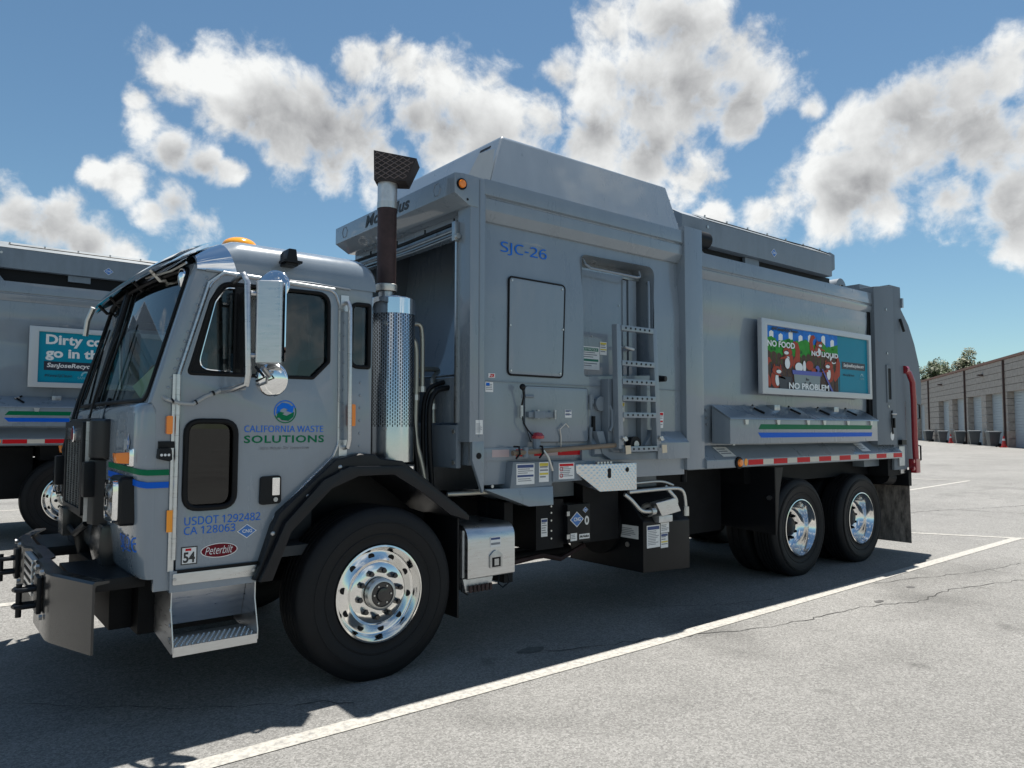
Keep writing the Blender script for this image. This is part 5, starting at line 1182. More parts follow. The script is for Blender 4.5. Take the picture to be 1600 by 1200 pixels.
# tape and broom handle in a bracket
for a, b, m in ((0.905, 1.06, 'pinktape'), (1.125, 1.21, 'red'), (1.30, 1.38, 'red'), (1.38, 1.535, 'pinktape'), (1.535, 1.775, 'red')):
    plate('reflective_tape', [rect(a, b, 1.355, 1.408)], 0.002, SIDE(0.044), m, T)
MB().box(FP1, 2.0, 0.045, 0.056, 1.33, 1.42).build('lower_rail', 'paint', T, bev=0.003)
BR = MB().tube([(1.02, -0.045, 1.385), (2.15, -0.065, 1.432)], 0.019, 10).build('broom_handle', 'wood', T)
for x in (1.06, 1.28): MB().tube([(x, -0.012, 1.43), (x, -0.07, 1.43), (x, -0.08, 1.38), (x - 0.01, -0.05, 1.345)], 0.008, 6).build('handle_clip', 'black', T)
MB().cyl((1.14, -0.045, 1.352), (1.14, -0.045, 1.425), 0.022, n=12).build('clip_boss', 'dullpaint', T)
MB().tube([(1.30, -0.06, 1.40), (1.33, -0.08, 1.35), (1.38, -0.07, 1.25)], 0.010, 6).build('latch_strap', 'zinc', T)
# lower hopper: sump boxes, spout, skid
MB().prism([(1.045, 1.320), (1.75, 1.315), (1.76, 1.16), (1.42, 1.155), (1.42, 1.13), (1.02, 1.13)], 'y', -0.02, 0.30).build('sump_box', 'dullpaint', T, bev=0.008)
MB().box(1.42, 1.765, -0.032, 0.0, 1.162, 1.310).build('sump_plate', 'dullpaint', T, bev=0.004)
MB().prism([(0.70, 1.47), (0.80, 1.47), (0.80, 1.13), (0.79, 1.11), (0.70, 1.34)], 'y', 0.0, 0.03).build('corner_gusset', 'paint', T, bev=0.004)
MB().cyl((0.755, 0.002, 1.37), (0.755, -0.003, 1.37), 0.022, n=16).build('gusset_hole', 'gasket', T)
MB().add([(0.80, -0.01, 1.135), (1.42, -0.03, 1.13), (1.40, -0.06, 0.995), (1.18, -0.04, 0.995), (0.80, 0.3, 1.12), (1.42, 0.3, 1.12), (1.40, 0.3, 1.0), (1.18, 0.3, 1.0)], [(0, 1, 2, 3), (4, 7, 6, 5), (0, 3, 7, 4), (1, 5, 6, 2), (3, 2, 6, 7), (0, 4, 5, 1)]).build('spout', 'paint', T, bev=0.006)
MB().cyl((0.86, -0.012, 1.155), (0.86, -0.022, 1.155), 0.012, n=8).build('spout_bolt', 'steel', T)
MB().box(1.77, 3.03, 0.02, 0.30, 1.155, 1.42).build('lower_skirt', 'paint', T, bev=0.006)
MB().prism([(-0.045, 1.30), (-0.045, 1.44), (0.05, 1.535), (0.08, 1.535), (0.08, 1.30)], 'x', 2.60, 3.025).build('skirt_step', 'paint', T, bev=0.006)
MB().prism([(-0.02, 1.36), (-0.02, 1.40), (0.05, 1.52), (0.08, 1.52), (0.08, 1.30)], 'x', 1.87, 2.20).build('skirt_step', 'paint', T, bev=0.006)
MB().prism([(2.45, 1.42), (2.56, 1.55), (2.60, 1.42)], 'y', -0.03, 0.05).build('chute_gusset', 'paint', T)
MB().prism([(1.88, 1.54), (1.95, 1.36), (2.05, 1.31), (2.6, 1.30), (2.6, 1.36), (2.08, 1.37), (2.0, 1.42), (1.96, 1.54)], 'y', -0.03, 0.03).build('chute_lip', 'dullpaint', T, bev=0.004)
# diamond plate step box
DB = MB().add([(1.648, -0.04, 1.285), (1.815, -0.13, 1.285), (2.235, -0.13, 1.285), (2.235, 0.15, 1.285), (1.648, 0.15, 1.285), (1.66, -0.03, 1.22), (1.815, -0.13, 1.075), (2.235, -0.13, 1.070), (2.235, 0.15, 1.07), (1.70, 0.15, 1.16)], [(0, 1, 2, 3, 4), (5, 9, 8, 7, 6), (1, 6, 7, 2), (2, 7, 8, 3), (3, 8, 9, 4), (0, 4, 9, 5), (0, 5, 6, 1)]).build('step_box', 'diamond', T, bev=0.004)
plate('slot', [rect(1.905, 1.937, 1.175, 1.252, 0.014)], 0.004, SIDE(-0.131), 'gasket', DB); plate('slot', [ellipse(2.125, 1.235, 0.017, 0.020)], 0.004, SIDE(-0.131), 'gasket', DB)
for i in range(5): MB().box(1.82 + i * 0.035, 1.842 + i * 0.035, -0.10, -0.07, 1.286, 1.302).build('grip_tooth', 'zinc', DB)

# ---- stickers
def sticker(x0, x1, z0, z1, y, lines=6, head=None, sub=None, title=None, skew=0.0, fn=None):
    f = fn or (lambda yy: (lambda p: (p[0] + skew * (p[1] - z0), yy + p[2], p[1])))
    s = plate('sticker', [rect(x0, x1, z0, z1)], 0.0016, f(y), 'white', T)
    w, h = x1 - x0, z1 - z0
    if head: plate('sticker_header', [rect(x0 + w * 0.05, x1 - w * 0.05, z1 - h * 0.2, z1 - h * 0.05)], 0.0026, f(y), head, s)
    if title: text(title, x0 + w * 0.1, x1 - w * 0.1, z1 - h * 0.17, z1 - h * 0.075, f(y - 0.0018), 'white' if head else 'blueprint', s)
    if sub: plate('sticker_band', [rect(x0 + w * 0.05, x1 - w * 0.05, z0 + h * 0.36, z0 + h * 0.46)], 0.0026, f(y), sub, s)
    if lines:
        b = MB(); rnd = random.Random(int(x0 * 1000))
        for i in range(lines):
            z = z1 - h * (0.28 + 0.66 * i / lines)
            if sub and z0 + h * 0.32 < z < z0 + h * 0.5: continue
            e = x0 + w * rnd.uniform(0.6, 0.93); hh_ = h * 0.28 / lines
            b.add([f(y)(Vector((x0 + w * 0.08, z, -0.0012))), f(y)(Vector((e, z, -0.0012))), f(y)(Vector((e, z + hh_, -0.0012))), f(y)(Vector((x0 + w * 0.08, z + hh_, -0.0012)))], [(0, 1, 2, 3)])
        b.build('sticker_print', 'greyprint', s, smooth=0)
    return s
sticker(1.874, 2.138, 2.048, 2.241, 0.187, 7, 'dgreen', 'dgreen', 'SAFETY NOTICE')
sticker(2.145, 2.225, 2.18, 2.29, 0.187, 4, 'yellow', 'yellow')
q = sticker(0.875, 0.935, 1.925, 1.957, 0.0525, 0); text('ZR', 0.882, 0.928, 1.929, 1.952, SIDE(0.050), 'red', q, bold=0.03, shear=0.25)
q = sticker(0.848, 0.918, 1.822, 1.895, 0.0525, 4); plate('sticker_logo', [rect(0.854, 0.886, 1.868, 1.888)], 0.003, SIDE(0.0525), 'blue2', q)
sticker(0.725, 0.787, 1.52, 1.62, -0.002, 8, None, None)
sticker(1.605, 1.675, 1.645, 1.705, 0.0365, 3, 'blueprint', 'blueprint')
sticker(1.075, 1.245, 1.155, 1.305, -0.0215, 7, 'blueprint', 'blueprint')
sticker(1.29, 1.385, 1.165, 1.312, -0.0215, 4, 'yellow', 'yellow')
q = sticker(1.475, 1.635, 1.178, 1.30, -0.0335, 6, 'red', None)
for z in (1.255, 1.205): MB().tube([(1.500 + 0.014 * math.cos(a), -0.0355, z + 0.014 * math.sin(a)) for a in (i * math.pi / 8 for i in range(16))], 0.0025, 4, closed=True).build('sticker_symbol', 'red', q)
sticker(2.195, 2.285, 1.62, 1.78, 0.0475, 4, 'yellow', 'yellow', skew=0.05); sticker(2.20, 2.265, 1.55, 1.615, 0.0475, 2, 'red', None)
sticker(2.640, 2.765, 1.565, 1.705, 0.036, 5, 'red', 'red', skew=0.06)

# ---- rear body
def rear_y(x, z): return 0.030 + 0.035 * ss(z, 2.85, 2.4) + 0.02 * ss(z, 1.9, 1.4)
sheet('rear_side', MP1 - 0.01, 6.62, 1.37, 2.95, [], 0.03, 'paint', 0.0055, rear_y)
MB().box(MP1, 6.65, W - 0.08, W - 0.05, 1.3, 2.95).build('rear_side', 'paint', T)
for far in (0, 1):
    s = (lambda y: y) if not far else fy
    rail = [(s(y), z) for y, z in ((0.006, 3.190), (0.002, 3.062), (0.018, 3.052), (0.018, 3.044), (0.008, 3.034), (0.014, 2.99), (0.045, 2.936), (0.08, 2.93), (0.12, 3.19))]
    MB().prism(rail, 'x', MP1, 6.60).build('top_rail', 'paint', T, bev=0.004)
    lg = [(s(y), z) for y, z in ((0.11, 1.405), (0.09, 1.405), (-0.035, 1.272), (-0.035, 1.198), (0.11, 1.198))]
    MB().prism(lg, 'x', MP1, 7.20).build('side_ledge', 'paint', T, bev=0.004)
MB().box(3.2, 6.7, 0.11, W - 0.11, 1.18, 3.16).build('body_core', 'dullpaint', T)
# red and white conspicuity tape
x = 3.925
for i in range(15):
    w = 0.25 if i % 2 == 0 else 0.183
    plate('reflective_tape', [rect(x + 0.002, min(x + w, 7.19), 1.212, 1.262)], 0.002, SIDE(-0.0365), 'red' if i % 2 == 0 else 'whitetape', T); x += w
q = MB().lathe([(0.058, 0.0), (0.056, -0.016), (0.046, -0.02), (0.001, -0.02)], (3.765, -0.034, 1.238), (0, 1, 0), 24).build('marker_base', 'gasket', T)
MB().lathe([(0.038, 0.0), (0.03, -0.015), (0.001, -0.02)], (3.765, -0.055, 1.238), (0, 1, 0), 20).build('marker_lamp', 'amber', q)
plate('reflector', [ellipse(3.885, 1.240, 0.026, 0.034)], 0.006, SIDE(-0.037), 'orange', T)
for x0 in (3.50, 6.17):
    fnl = lambda yy: (lambda p: (p[0] + (1.40 - p[1]) * 0.6, 0.09 - (1.405 - p[1]) * 0.94 + p[2] - 0.003, p[1] + 0.003))
    sticker(x0, x0 + 0.20, 1.295, 1.385, 0, 3, None, None, fn=fnl)
for z in (1.60, 1.66, 1.73): MB().cyl((3.40, 0.055, z), (3.40, 0.045, z), 0.012, n=8).build('side_bolt', 'steel', T)
# broom locker with stripes
LX0, LX1 = 3.480, 6.325
lk = [(0.05, 1.42), (-0.150, 1.42), (-0.150, 1.648), (0.05, 1.765)]
LK = MB().prism(lk, 'x', LX0, LX1).build('side_locker', 'paint', T, bev=0.004)
for a, b in ((LX0 - 0.012, 4.93), (4.94, LX1 + 0.012)):
    lid = MB().add([(a, -0.165, 1.646), (b, -0.165, 1.646), (b, 0.045, 1.772), (a, 0.045, 1.772), (a, -0.160, 1.660), (b, -0.160, 1.660), (b, 0.045, 1.784), (a, 0.045, 1.784)], [(0, 1, 2, 3), (4, 7, 6, 5), (0, 4, 5, 1), (1, 5, 6, 2), (2, 6, 7, 3), (3, 7, 4, 0)]).build('locker_lid', 'paint', LK, bev=0.003)
def on_lid(x, t, dz=0.0): return Vector((x, -0.160 + 0.205 * t, 1.662 + 0.124 * t + dz))
for x in (4.05, 4.70, 5.28, 5.88):
    MB().tube([on_lid(x + 0.07, 0.30, 0.012), on_lid(x, 0.72, 0.014), on_lid(x + 0.06, 0.92, 0.014)], 0.011, 6).build('rubber_latch', 'gasket', LK)
    MB().tube([on_lid(x - 0.02, 0.70, 0.012), on_lid(x + 0.03, 0.75, 0.02)], 0.014, 6).build('latch_stud', 'steel', LK)
for x in (4.42, 5.60): MB().box(x, x + 0.10, -0.02, 0.06, 1.745, 1.80).build('locker_hinge', 'steel', LK, bev=0.004)
for x in (3.72, 4.25, 4.80, 5.12, 5.62, 6.15): MB().prism([(x - 0.03, 1.645), (x + 0.03, 1.645), (x + 0.02, 1.60), (x - 0.02, 1.60)], 'y', -0.168, -0.150).build('locker_clip', 'zinc', LK)
plate('locker_stripe', [[(3.93, 1.555), (6.17, 1.553), (6.19, 1.598), (3.97, 1.603)]], 0.002, SIDE(-0.1515), 'green', LK)
plate('locker_stripe', [[(3.97, 1.475), (6.17, 1.473), (6.19, 1.518), (3.92, 1.523)]], 0.002, SIDE(-0.1515), 'blue', LK)
MB().cyl((3.60, -0.10, 1.405), (3.60, -0.10, 1.425), 0.014, n=8).build('locker_foot', 'steel', LK)
# poster board
AX0, AX1, AZ0, AZ1 = 4.155, 6.415, 1.904, 2.658
AD = plate('poster_board', [rect(AX0, AX1, AZ0, AZ1), rect(AX0 + 0.10, AX1 - 0.055, AZ0 + 0.062, AZ1 - 0.062)], 0.05, SIDE(-0.035), 'boardframe', T, bev=0.006)
IX0, IX1, IZ0, IZ1 = AX0 + 0.10, AX1 - 0.055, AZ0 + 0.062, AZ1 - 0.062
def poster_squirrels():
    F = lambda k: SIDE(-0.034 - 0.0012 * k)
    # fractional coordinates over the poster
    X = lambda u: IX0 + (IX1 - IX0) * u
    Z = lambda v: IZ0 + (IZ1 - IZ0) * v
    def poly(name, pts, m, k): return plate(name, [[(X(u), Z(v)) for u, v in pts]], 0.001, F(k), m, AD)
    def blob(name, u, v, a, b, m, k, rot=0.0): return poly(name, [(u + a * math.cos(t) * math.cos(rot) - b * math.sin(t) * math.sin(rot), v + (a * math.cos(t) * math.sin(rot) + b * math.sin(t) * math.cos(rot)) * 2.0) for t in (i * math.pi / 9 for i in range(18))], m, k)
    SP = 0.675
    poly('poster_field', [(SP, 0), (1, 0), (1, 1), (SP, 1)], 'teal', 0)
    poly('poster_sky', [(0, 0), (SP, 0), (SP, 1), (0, 1)], 'postersky', 0)
    rnd = random.Random(4)
    for u, h in ((0.05, 0.93), (0.13, 0.9), (0.22, 0.96), (0.31, 0.92), (0.40, 0.95), (0.53, 0.97), (0.62, 0.92)):
        poly('poster_tower', [(u - 0.018, 0.7), (u + 0.018, 0.7), (u + 0.018, h - 0.02), (u, h), (u - 0.018, h - 0.03)], 'posterwhite', 1)
    top = [(0, 0.76)]
    for i in range(14):
        u = SP * i / 13
        top += [(u, 0.80 + 0.05 * math.sin(i * 2.1) + rnd.uniform(-0.01, 0.02))]
    poly('poster_bush', [(0, 0.4), (SP, 0.4)] + list(reversed(top[1:])), 'postergreen', 2)
    for i in range(15):
        a, b = SP * i / 15 + 0.001, SP * (i + 1) / 15 - 0.002; h = 0.60 - 0.055 * math.sin(i * 0.4) + rnd.uniform(-0.015, 0.015)
        poly('poster_plank', [(a, 0), (b, 0), (b, h - 0.02), ((a + b) / 2, h + 0.012), (a, h - 0.02)], 'posterbrown', 3)
    def edge(name, u, v, a, b, m, k):
        blob('poster_outline', u, v, a + 0.0035, b + 0.0035, 'print', k - 0.5); blob(name, u, v, a, b, m, k)
    def squirrel(u, v, s, flip):
        f = -1 if flip else 1
        P_ = lambda pts: [(u + f * x * s, v + y * s * 2) for x, y in pts]
        poly('poster_squirrel_tail', P_([(-0.05, -0.10), (-0.10, -0.04), (-0.105, 0.06), (-0.085, 0.12), (-0.05, 0.13), (-0.03, 0.10), (-0.05, 0.09), (-0.065, 0.06), (-0.06, 0.0), (-0.03, -0.05)]), 'posterfox', 4)
        edge('poster_squirrel_body', u, v - 0.06 * s, 0.040 * s, 0.075 * s, 'posterfox', 5); edge('poster_squirrel_belly', u + f * 0.012 * s, v - 0.07 * s, 0.018 * s, 0.05 * s, 'posterwhite', 6)
        edge('poster_squirrel_head', u + f * 0.01 * s, v + 0.065 * s, 0.040 * s, 0.034 * s, 'posterfox', 7); edge('poster_squirrel_muzzle', u + f * 0.022 * s, v + 0.05 * s, 0.020 * s, 0.014 * s, 'posterwhite', 8)
        for e in (-0.022, 0.03): poly('poster_squirrel_ear', P_([(e, 0.055), (e + 0.018, 0.06), (e + 0.006, 0.085)]), 'posterfox', 7)
        blob('poster_squirrel_eye', u + f * 0.014 * s, v + 0.085 * s, 0.007 * s, 0.007 * s, 'print', 8)
        poly('poster_squirrel_arm', P_([(0.02, 0.0), (0.075, -0.02), (0.078, -0.032), (0.018, -0.02)]), 'posterfox', 8)
    for i in range(16):
        u_ = SP * (i + 0.5) / 15 - 0.01 + rnd.uniform(-0.004, 0.004); poly('poster_grain', [(u_, 0.02), (u_ + 0.0025, 0.02), (u_ + 0.004, 0.5), (u_ + 0.001, 0.5)], 'print', 3.5)
    for i in range(22):
        blob('poster_leaf', rnd.uniform(0.01, SP - 0.02), rnd.uniform(0.62, 0.80), rnd.uniform(0.008, 0.02), rnd.uniform(0.008, 0.016), 'posterleaf' if i % 2 else 'postergreen', 2.5)
    squirrel(0.195, 0.54, 1.0, True); squirrel(0.08, 0.22, 1.05, False); squirrel(0.585, 0.38, 1.05, True); squirrel(0.475, 0.74, 0.8, False)
    poly('poster_bin', [(0.245, 0.0), (0.475, 0.0), (0.485, 0.26), (0.235, 0.26)], 'postergrey', 9)
    poly('poster_bin_rim', [(0.225, 0.25), (0.495, 0.25), (0.50, 0.32), (0.22, 0.32)], 'posterblue', 10)
    for u, v, a, b, m in ((0.285, 0.37, 0.035, 0.04, 'posterwhite'), (0.335, 0.39, 0.014, 0.05, 'posterwhite'), (0.385, 0.42, 0.035, 0.04, 'posterfox'), (0.43, 0.34, 0.03, 0.02, 'posterfox'), (0.46, 0.37, 0.02, 0.03, 'posterblue'), (0.18, 0.42, 0.022, 0.045, 'posterwhite')): edge('poster_litter', u, v, a, b, m, 8)
    poly('poster_pot', [(0.11, 0.0), (0.2, 0.0), (0.215, 0.20), (0.10, 0.20)], 'navy', 8)
    poly('poster_pole', [(0.50, 0.38), (0.512, 0.38), (0.615, 0.0), (0.595, 0.0)], 'posterblue', 9)
    for k_ in range(3):
        a = R(90 + 120 * k_); poly('poster_arrow', [(0.36 + 0.030 * math.cos(a + q_) * r_, 0.13 + 0.060 * math.sin(a + q_) * r_) for q_, r_ in ((-0.6, 0.6), (-0.6, 1.0), (0.2, 1.1), (0.25, 1.4), (0.8, 0.8), (0.2, 0.4), (0.2, 0.6))], 'navy', 11)
    blob('poster_net', 0.625, 0.56, 0.035, 0.035, 'posterwhite', 4); blob('poster_net_hole', 0.628, 0.555, 0.022, 0.023, 'posterbrown', 5)
    G = F(13)
    text('NO FOOD', X(0.005), X(0.245), Z(0.665), Z(0.765), G, 'posterwhite', AD, bold=0.03); text('NO LIQUID', X(0.40), X(0.665), Z(0.575), Z(0.675), G, 'posterwhite', AD, bold=0.03); text('NO PROBLEM', X(0.185), X(0.565), Z(0.005), Z(0.11), G, 'posterwhite', AD, bold=0.03)
    text('#KeepSJClean', X(0.045), X(0.28), Z(0.92), Z(0.985), G, 'print', AD, bold=0.03)
    poly('poster_web_box', [(0.715, 0.42), (0.97, 0.42), (0.97, 0.55), (0.715, 0.55)], 'navy', 2)
    text('SanJoseRecycles.org', X(0.73), X(0.955), Z(0.445), Z(0.525), F(4), 'white', AD, bold=0.02, shear=0.15)
    text('#KeepSJClean', X(0.725), X(0.845), Z(0.29), Z(0.335), F(4), 'navy', AD, bold=0.01)
    plate('poster_arch', [[(X(0.93) + 0.036 * math.cos(t), Z(0.31) + 0.036 * math.sin(t)) for t in (i * math.pi / 10 for i in range(11))] + [(X(0.93) + 0.02 * math.cos(t), Z(0.31) + 0.02 * math.sin(t)) for t in (i * math.pi / 10 for i in range(10, -1, -1))]], 0.001, F(4), 'pale', AD)
    text('SAN JOSE', X(0.905), X(0.955), Z(0.25), Z(0.285), F(4), 'pale', AD)
poster_squirrels()

# ---- CNG tank housing on the roof
CY = 0.35
cb = [(CY, 3.415), (CY, 3.668), (CY + 0.16, 3.762), (fy(CY) - 0.16, 3.762), (fy(CY), 3.668), (fy(CY), 3.415)]
CN = MB().prism(cb, 'x', 3.46, 6.33).build('tank_housing', 'dullpaint', T, bev=0.006)
MB().prism([(6.33, 3.47), (6.44, 3.52), (6.44, 3.70), (6.33, 3.72)], 'y', CY + 0.02, fy(CY) - 0.02).build('housing_tail', 'dullpaint', CN, bev=0.006)
MB().add([(3.80, CY - 0.004, 3.672), (6.30, CY - 0.004, 3.672), (6.22, CY + 0.155, 3.772), (3.80, CY + 0.155, 3.772)], [(0, 1, 2, 3)]).build('housing_top_sheet', 'topsheet', CN, smooth=0)
MB().tube([(3.95, CY + 0.08, 3.728), (5.4, CY + 0.08, 3.728), (5.95, CY + 0.05, 3.722), (6.25, CY + 0.005, 3.69)], 0.007, 6).build('housing_cable', 'black', CN)
for i in range(7): MB().cyl((3.95 + i * 0.38, CY + 0.10, 3.735), (3.95 + i * 0.38, CY + 0.095, 3.762), 0.010, n=6).build('housing_bolt', 'steel', CN)
MB().cyl((3.86, CY - 0.004, 3.60), (3.86, CY - 0.010, 3.60), 0.016, n=10).build('housing_bolt', 'zinc', CN)
diamond(5.06, 3.515, 0.060, 0.050, SIDE(CY - 0.003), SIDE(CY - 0.0045), T)
MB().box(3.45, 6.45, CY + 0.10, fy(CY) - 0.10, 3.17, 3.42).build('tank_bay', 'gasket', T)
MB().prism([(3.55, 3.19), (3.95, 3.19), (3.85, 3.32), (3.70, 3.40), (3.55, 3.40)], 'y', CY + 0.02, CY + 0.10).build('tank_cradle', 'dullpaint', T)
MB().cyl((3.56, CY - 0.02, 3.44), (3.80, CY - 0.02, 3.44), 0.085, n=20).build('tank_end', 'gasket', T)
MB().tube([(3.32, 0.2, 3.30), (3.6, 0.3, 3.33), (3.72, 0.34, 3.36)], 0.012, 6).build('fuel_line', 'steel', T)
MB().box(4.60, 4.86, CY + 0.06, CY + 0.095, 3.33, 3.41).build('cradle_plate', 'dullpaint', T)
MB().cyl((6.50, 0.50, 3.24), (6.50, 0.80, 3.24), 0.10, n=20).build('roof_roller', 'dullpaint', T)
MB().prism([(6.30, 3.19), (6.52, 3.19), (6.42, 3.30), (6.32, 3.32)], 'y', 0.35, 0.55).build('roof_bracket', 'dullpaint', T)
# winch drum near the tail
MB().cyl((6.93, 0.55, 3.37), (6.93, 0.95, 3.37), 0.13, n=24).build('tail_roller', 'dullpaint', T); MB().cyl((6.90, 0.52, 3.36), (6.90, 0.55, 3.36), 0.05, n=16).build('tail_roller_hub', 'gasket', T)

# ---- rear frame and tailgate
for far in (0, 1):
    a, b = (-0.02, 0.16) if not far else (W - 0.16, W + 0.02)
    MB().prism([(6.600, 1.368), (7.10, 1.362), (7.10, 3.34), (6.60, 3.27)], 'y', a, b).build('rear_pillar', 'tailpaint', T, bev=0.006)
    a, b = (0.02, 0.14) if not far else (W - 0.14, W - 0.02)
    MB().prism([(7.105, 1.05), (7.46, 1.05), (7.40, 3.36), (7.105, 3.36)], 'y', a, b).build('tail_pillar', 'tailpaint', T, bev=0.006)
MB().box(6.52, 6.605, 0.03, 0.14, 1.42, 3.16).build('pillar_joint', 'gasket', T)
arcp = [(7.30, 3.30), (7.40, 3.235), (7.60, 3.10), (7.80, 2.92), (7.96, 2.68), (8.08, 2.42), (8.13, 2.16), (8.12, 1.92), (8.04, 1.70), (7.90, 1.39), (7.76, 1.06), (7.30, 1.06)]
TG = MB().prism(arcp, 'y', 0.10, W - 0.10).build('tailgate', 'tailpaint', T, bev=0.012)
MB().box(6.62, 7.4, 0.16, W - 0.16, 1.1, 3.33).build('rear_bulkhead', 'dullpaint', T)
MB().box(7.00, 7.47, 0.05, W - 0.05, 0.98, 1.20).build('rear_sill', 'frame', T, bev=0.01)
# slots and latches on the tail pillar
plate('slot_frame', [rect(6.855, 6.995, 1.875, 2.335), rect(6.885, 6.965, 1.915, 2.295)], 0.012, SIDE(-0.027), 'tailpaint', T); plate('slot', [rect(6.885, 6.965, 1.915, 2.295)], 0.004, SIDE(-0.023), 'gasket', T)
MB().tube([(6.97, -0.03, 1.78), (6.93, -0.04, 1.66), (6.95, -0.04, 1.54), (6.98, -0.03, 1.50)], 0.009, 6).build('latch_cable', 'black', T)
MB().tube([(6.94, -0.04, 1.74), (7.04, -0.05, 1.74)], 0.010, 6).build('latch_handle', 'zinc', T); MB().box(6.985, 7.01, -0.05, -0.02, 1.57, 1.69).build('latch_hook', 'gasket', T)
plate('round_label', [ellipse(6.976, 1.473, 0.045, 0.055)], 0.003, SIDE(-0.022), 'white', T)
for z in (3.02, 2.48, 1.83): MB().cyl((6.90, -0.018, z), (6.90, -0.028, z), 0.016, n=8).build('pillar_bolt', 'steel', T)
MB().tube([(7.35, 0.01, 2.95), (7.36, -0.02, 2.82), (7.38, -0.02, 2.79)], 0.016, 6).build('tail_hook', 'black', T)
MB().box(7.40, 7.44, 0.0, 0.06, 3.10, 3.22).build('tail_hinge', 'paint', T)
RA = MB().tube([(7.47, 0.02, 2.30), (7.53, 0.0, 2.27), (7.58, -0.02, 2.15), (7.60, -0.02, 1.9), (7.60, -0.02, 1.45), (7.62, -0.02, 1.06)], 0.036, 10).build('lock_arm', 'redpaint', T, smooth=60)
MB().cyl((7.44, 0.02, 2.31), (7.50, 0.02, 2.31), 0.05, n=12).build('arm_cap', 'redpaint', RA)
for z in (1.78, 1.25): MB().tube([(7.64, -0.02, z + 0.10), (7.76, -0.02, z + 0.09), (7.76, -0.02, z - 0.09), (7.64, -0.02, z - 0.10)], 0.011, 6).build('grab_loop', 'black', T)
MB().box(7.54, 7.66, -0.055, 0.04, 1.0, 1.18).build('arm_pivot', 'redpaint', RA, bev=0.012)
for z in (1.15, 1.06): MB().cyl((7.50, -0.03, z), (7.50, -0.05, z), 0.024, n=10).build('pivot_bolt', 'redpaint', RA)
MB().box(7.20, 7.35, 0.0, 0.02, 1.10, 1.34).build('tail_plate', 'alud', T); MB().box(7.30, 7.48, 0.03, 0.07, 1.0, 1.9).build('tail_channel', 'alu', T, bev=0.004)
MB().box(7.22, 7.34, -0.03, 0.02, 1.36, 1.42).build('tail_bracket', 'black', T)
for y0 in (0.02, W - 0.72): plate('mudflap', [[(y0, 0.12), (y0 + 0.70, 0.12), (y0 + 0.70, 0.86), (y0, 0.86)]], 0.012, lambda p: (7.50 + p[2] + 0.02 * (0.86 - p[1]), p[0], p[1]), 'flap', T); 
for y0 in (0.0, W - 0.74): MB().box(7.44, 7.52, y0, y0 + 0.74, 0.84, 1.04).build('flap_hanger', 'frame', T)
MB().cyl((7.05, 0.16, 0.98), (7.25, 0.16, 0.95), 0.10, n=16).build('tail_pivot', 'frame', T)
# flap and fender ahead of the rear wheels
plate('wheel_flap', [[(0.02, 0.49), (0.72, 0.53), (0.72, 1.17), (0.02, 1.17)]], 0.012, lambda p: (4.47 + p[2], p[0], p[1]), 'black', T)
MB().prism([(4.47, 1.165), (4.62, 1.165), (4.54, 0.9), (4.49, 0.52), (4.47, 0.52)], 'y', 0.02, 0.05).build('flap_gusset', 'black', T)
MB().cyl((4.44, 0.08, 0.86), (4.47, 0.08, 0.86), 0.024, n=10).build('flap_bolt', 'steel', T)
MB().box(3.20, 4.30, 0.55, 2.05, 0.50, 1.15).build('underbody_filler', 'frame', T)  # dark box enlarged to hide the sunlit ground under the truck

# ---- battery box, tanks and valves along the near side
bb = rp([(-0.03, 0.535), (0.46, 0.535), (0.46, 0.895), (-0.03, 0.895)], [0.012, 0.01, 0.02, 0.11])
BX = MB().prism(bb, 'x', 0.645, 1.055).build('battery_box', 'alu', T, bev=0.006)
MB().box(0.635, 0.645, 0.02, 0.44, 0.54, 0.86).build('box_end', 'alud', BX)
plate('box_sticker', [rect(0.835, 0.925, 0.735, 0.805)], 0.0016, SIDE(-0.0315), 'white', BX); plate('box_sticker_head', [rect(0.84, 0.92, 0.785, 0.80)], 0.0024, SIDE(-0.0315), 'blueprint', BX); plate('box_sticker_band', [rect(0.84, 0.92, 0.750, 0.765)], 0.0024, SIDE(-0.0315), 'greyprint', BX)
plate('box_latch', [rp([(0.828, 0.592), (0.935, 0.592), (0.935, 0.680), (0.905, 0.705), (0.88, 0.715), (0.855, 0.705), (0.828, 0.680)], 0.012)], 0.010, SIDE(-0.036), 'steel', BX, bev=0.002)
plate('latch_pocket', [rect(0.845, 0.918, 0.600, 0.665)], 0.004, SIDE(-0.041), 'gasket', BX); plate('latch_tee', [rect(0.862, 0.9, 0.610, 0.655)], 0.006, SIDE(-0.043), 'steel', BX)
MB().prism([(0.64, 0.532), (0.90, 0.532), (0.88, 0.455), (0.665, 0.440)], 'y', 0.02, 0.35).build('box_bracket', 'alud', T, bev=0.006)
for i in range(6): MB().cyl((0.69 + i * 0.034, 0.0, 0.44), (0.69 + i * 0.034, 0.0, 0.485), 0.013, n=8).build('air_fitting', 'rust', T)
MB().tube([(0.95, 0.02, 0.53), (0.93, 0.0, 0.47), (0.97, 0.0, 0.44), (1.03, 0.0, 0.47), (1.03, 0.02, 0.52)], 0.006, 6).build('air_hose', 'black', T)
MB().tube([(0.66, 0.05, 0.52), (0.64, 0.03, 0.45), (0.69, 0.03, 0.42)], 0.007, 6).build('air_hose', 'black', T)
MB().box(1.05, 1.20, 0.30, 0.42, 0.45, 1.12).build('battery_hanger', 'frame', T); MB().box(1.06, 1.14, 0.10, 0.30, 0.44, 1.02).build('battery_leg', 'frame', T)
CG = MB().box(1.735, 1.985, 0.15, 0.55, 0.655, 0.955).build('fuel_panel', 'black', T, bev=0.006)
MB().box(1.45, 1.735, 0.20, 0.55, 0.62, 1.0).build('fuel_manifold', 'frame', T)
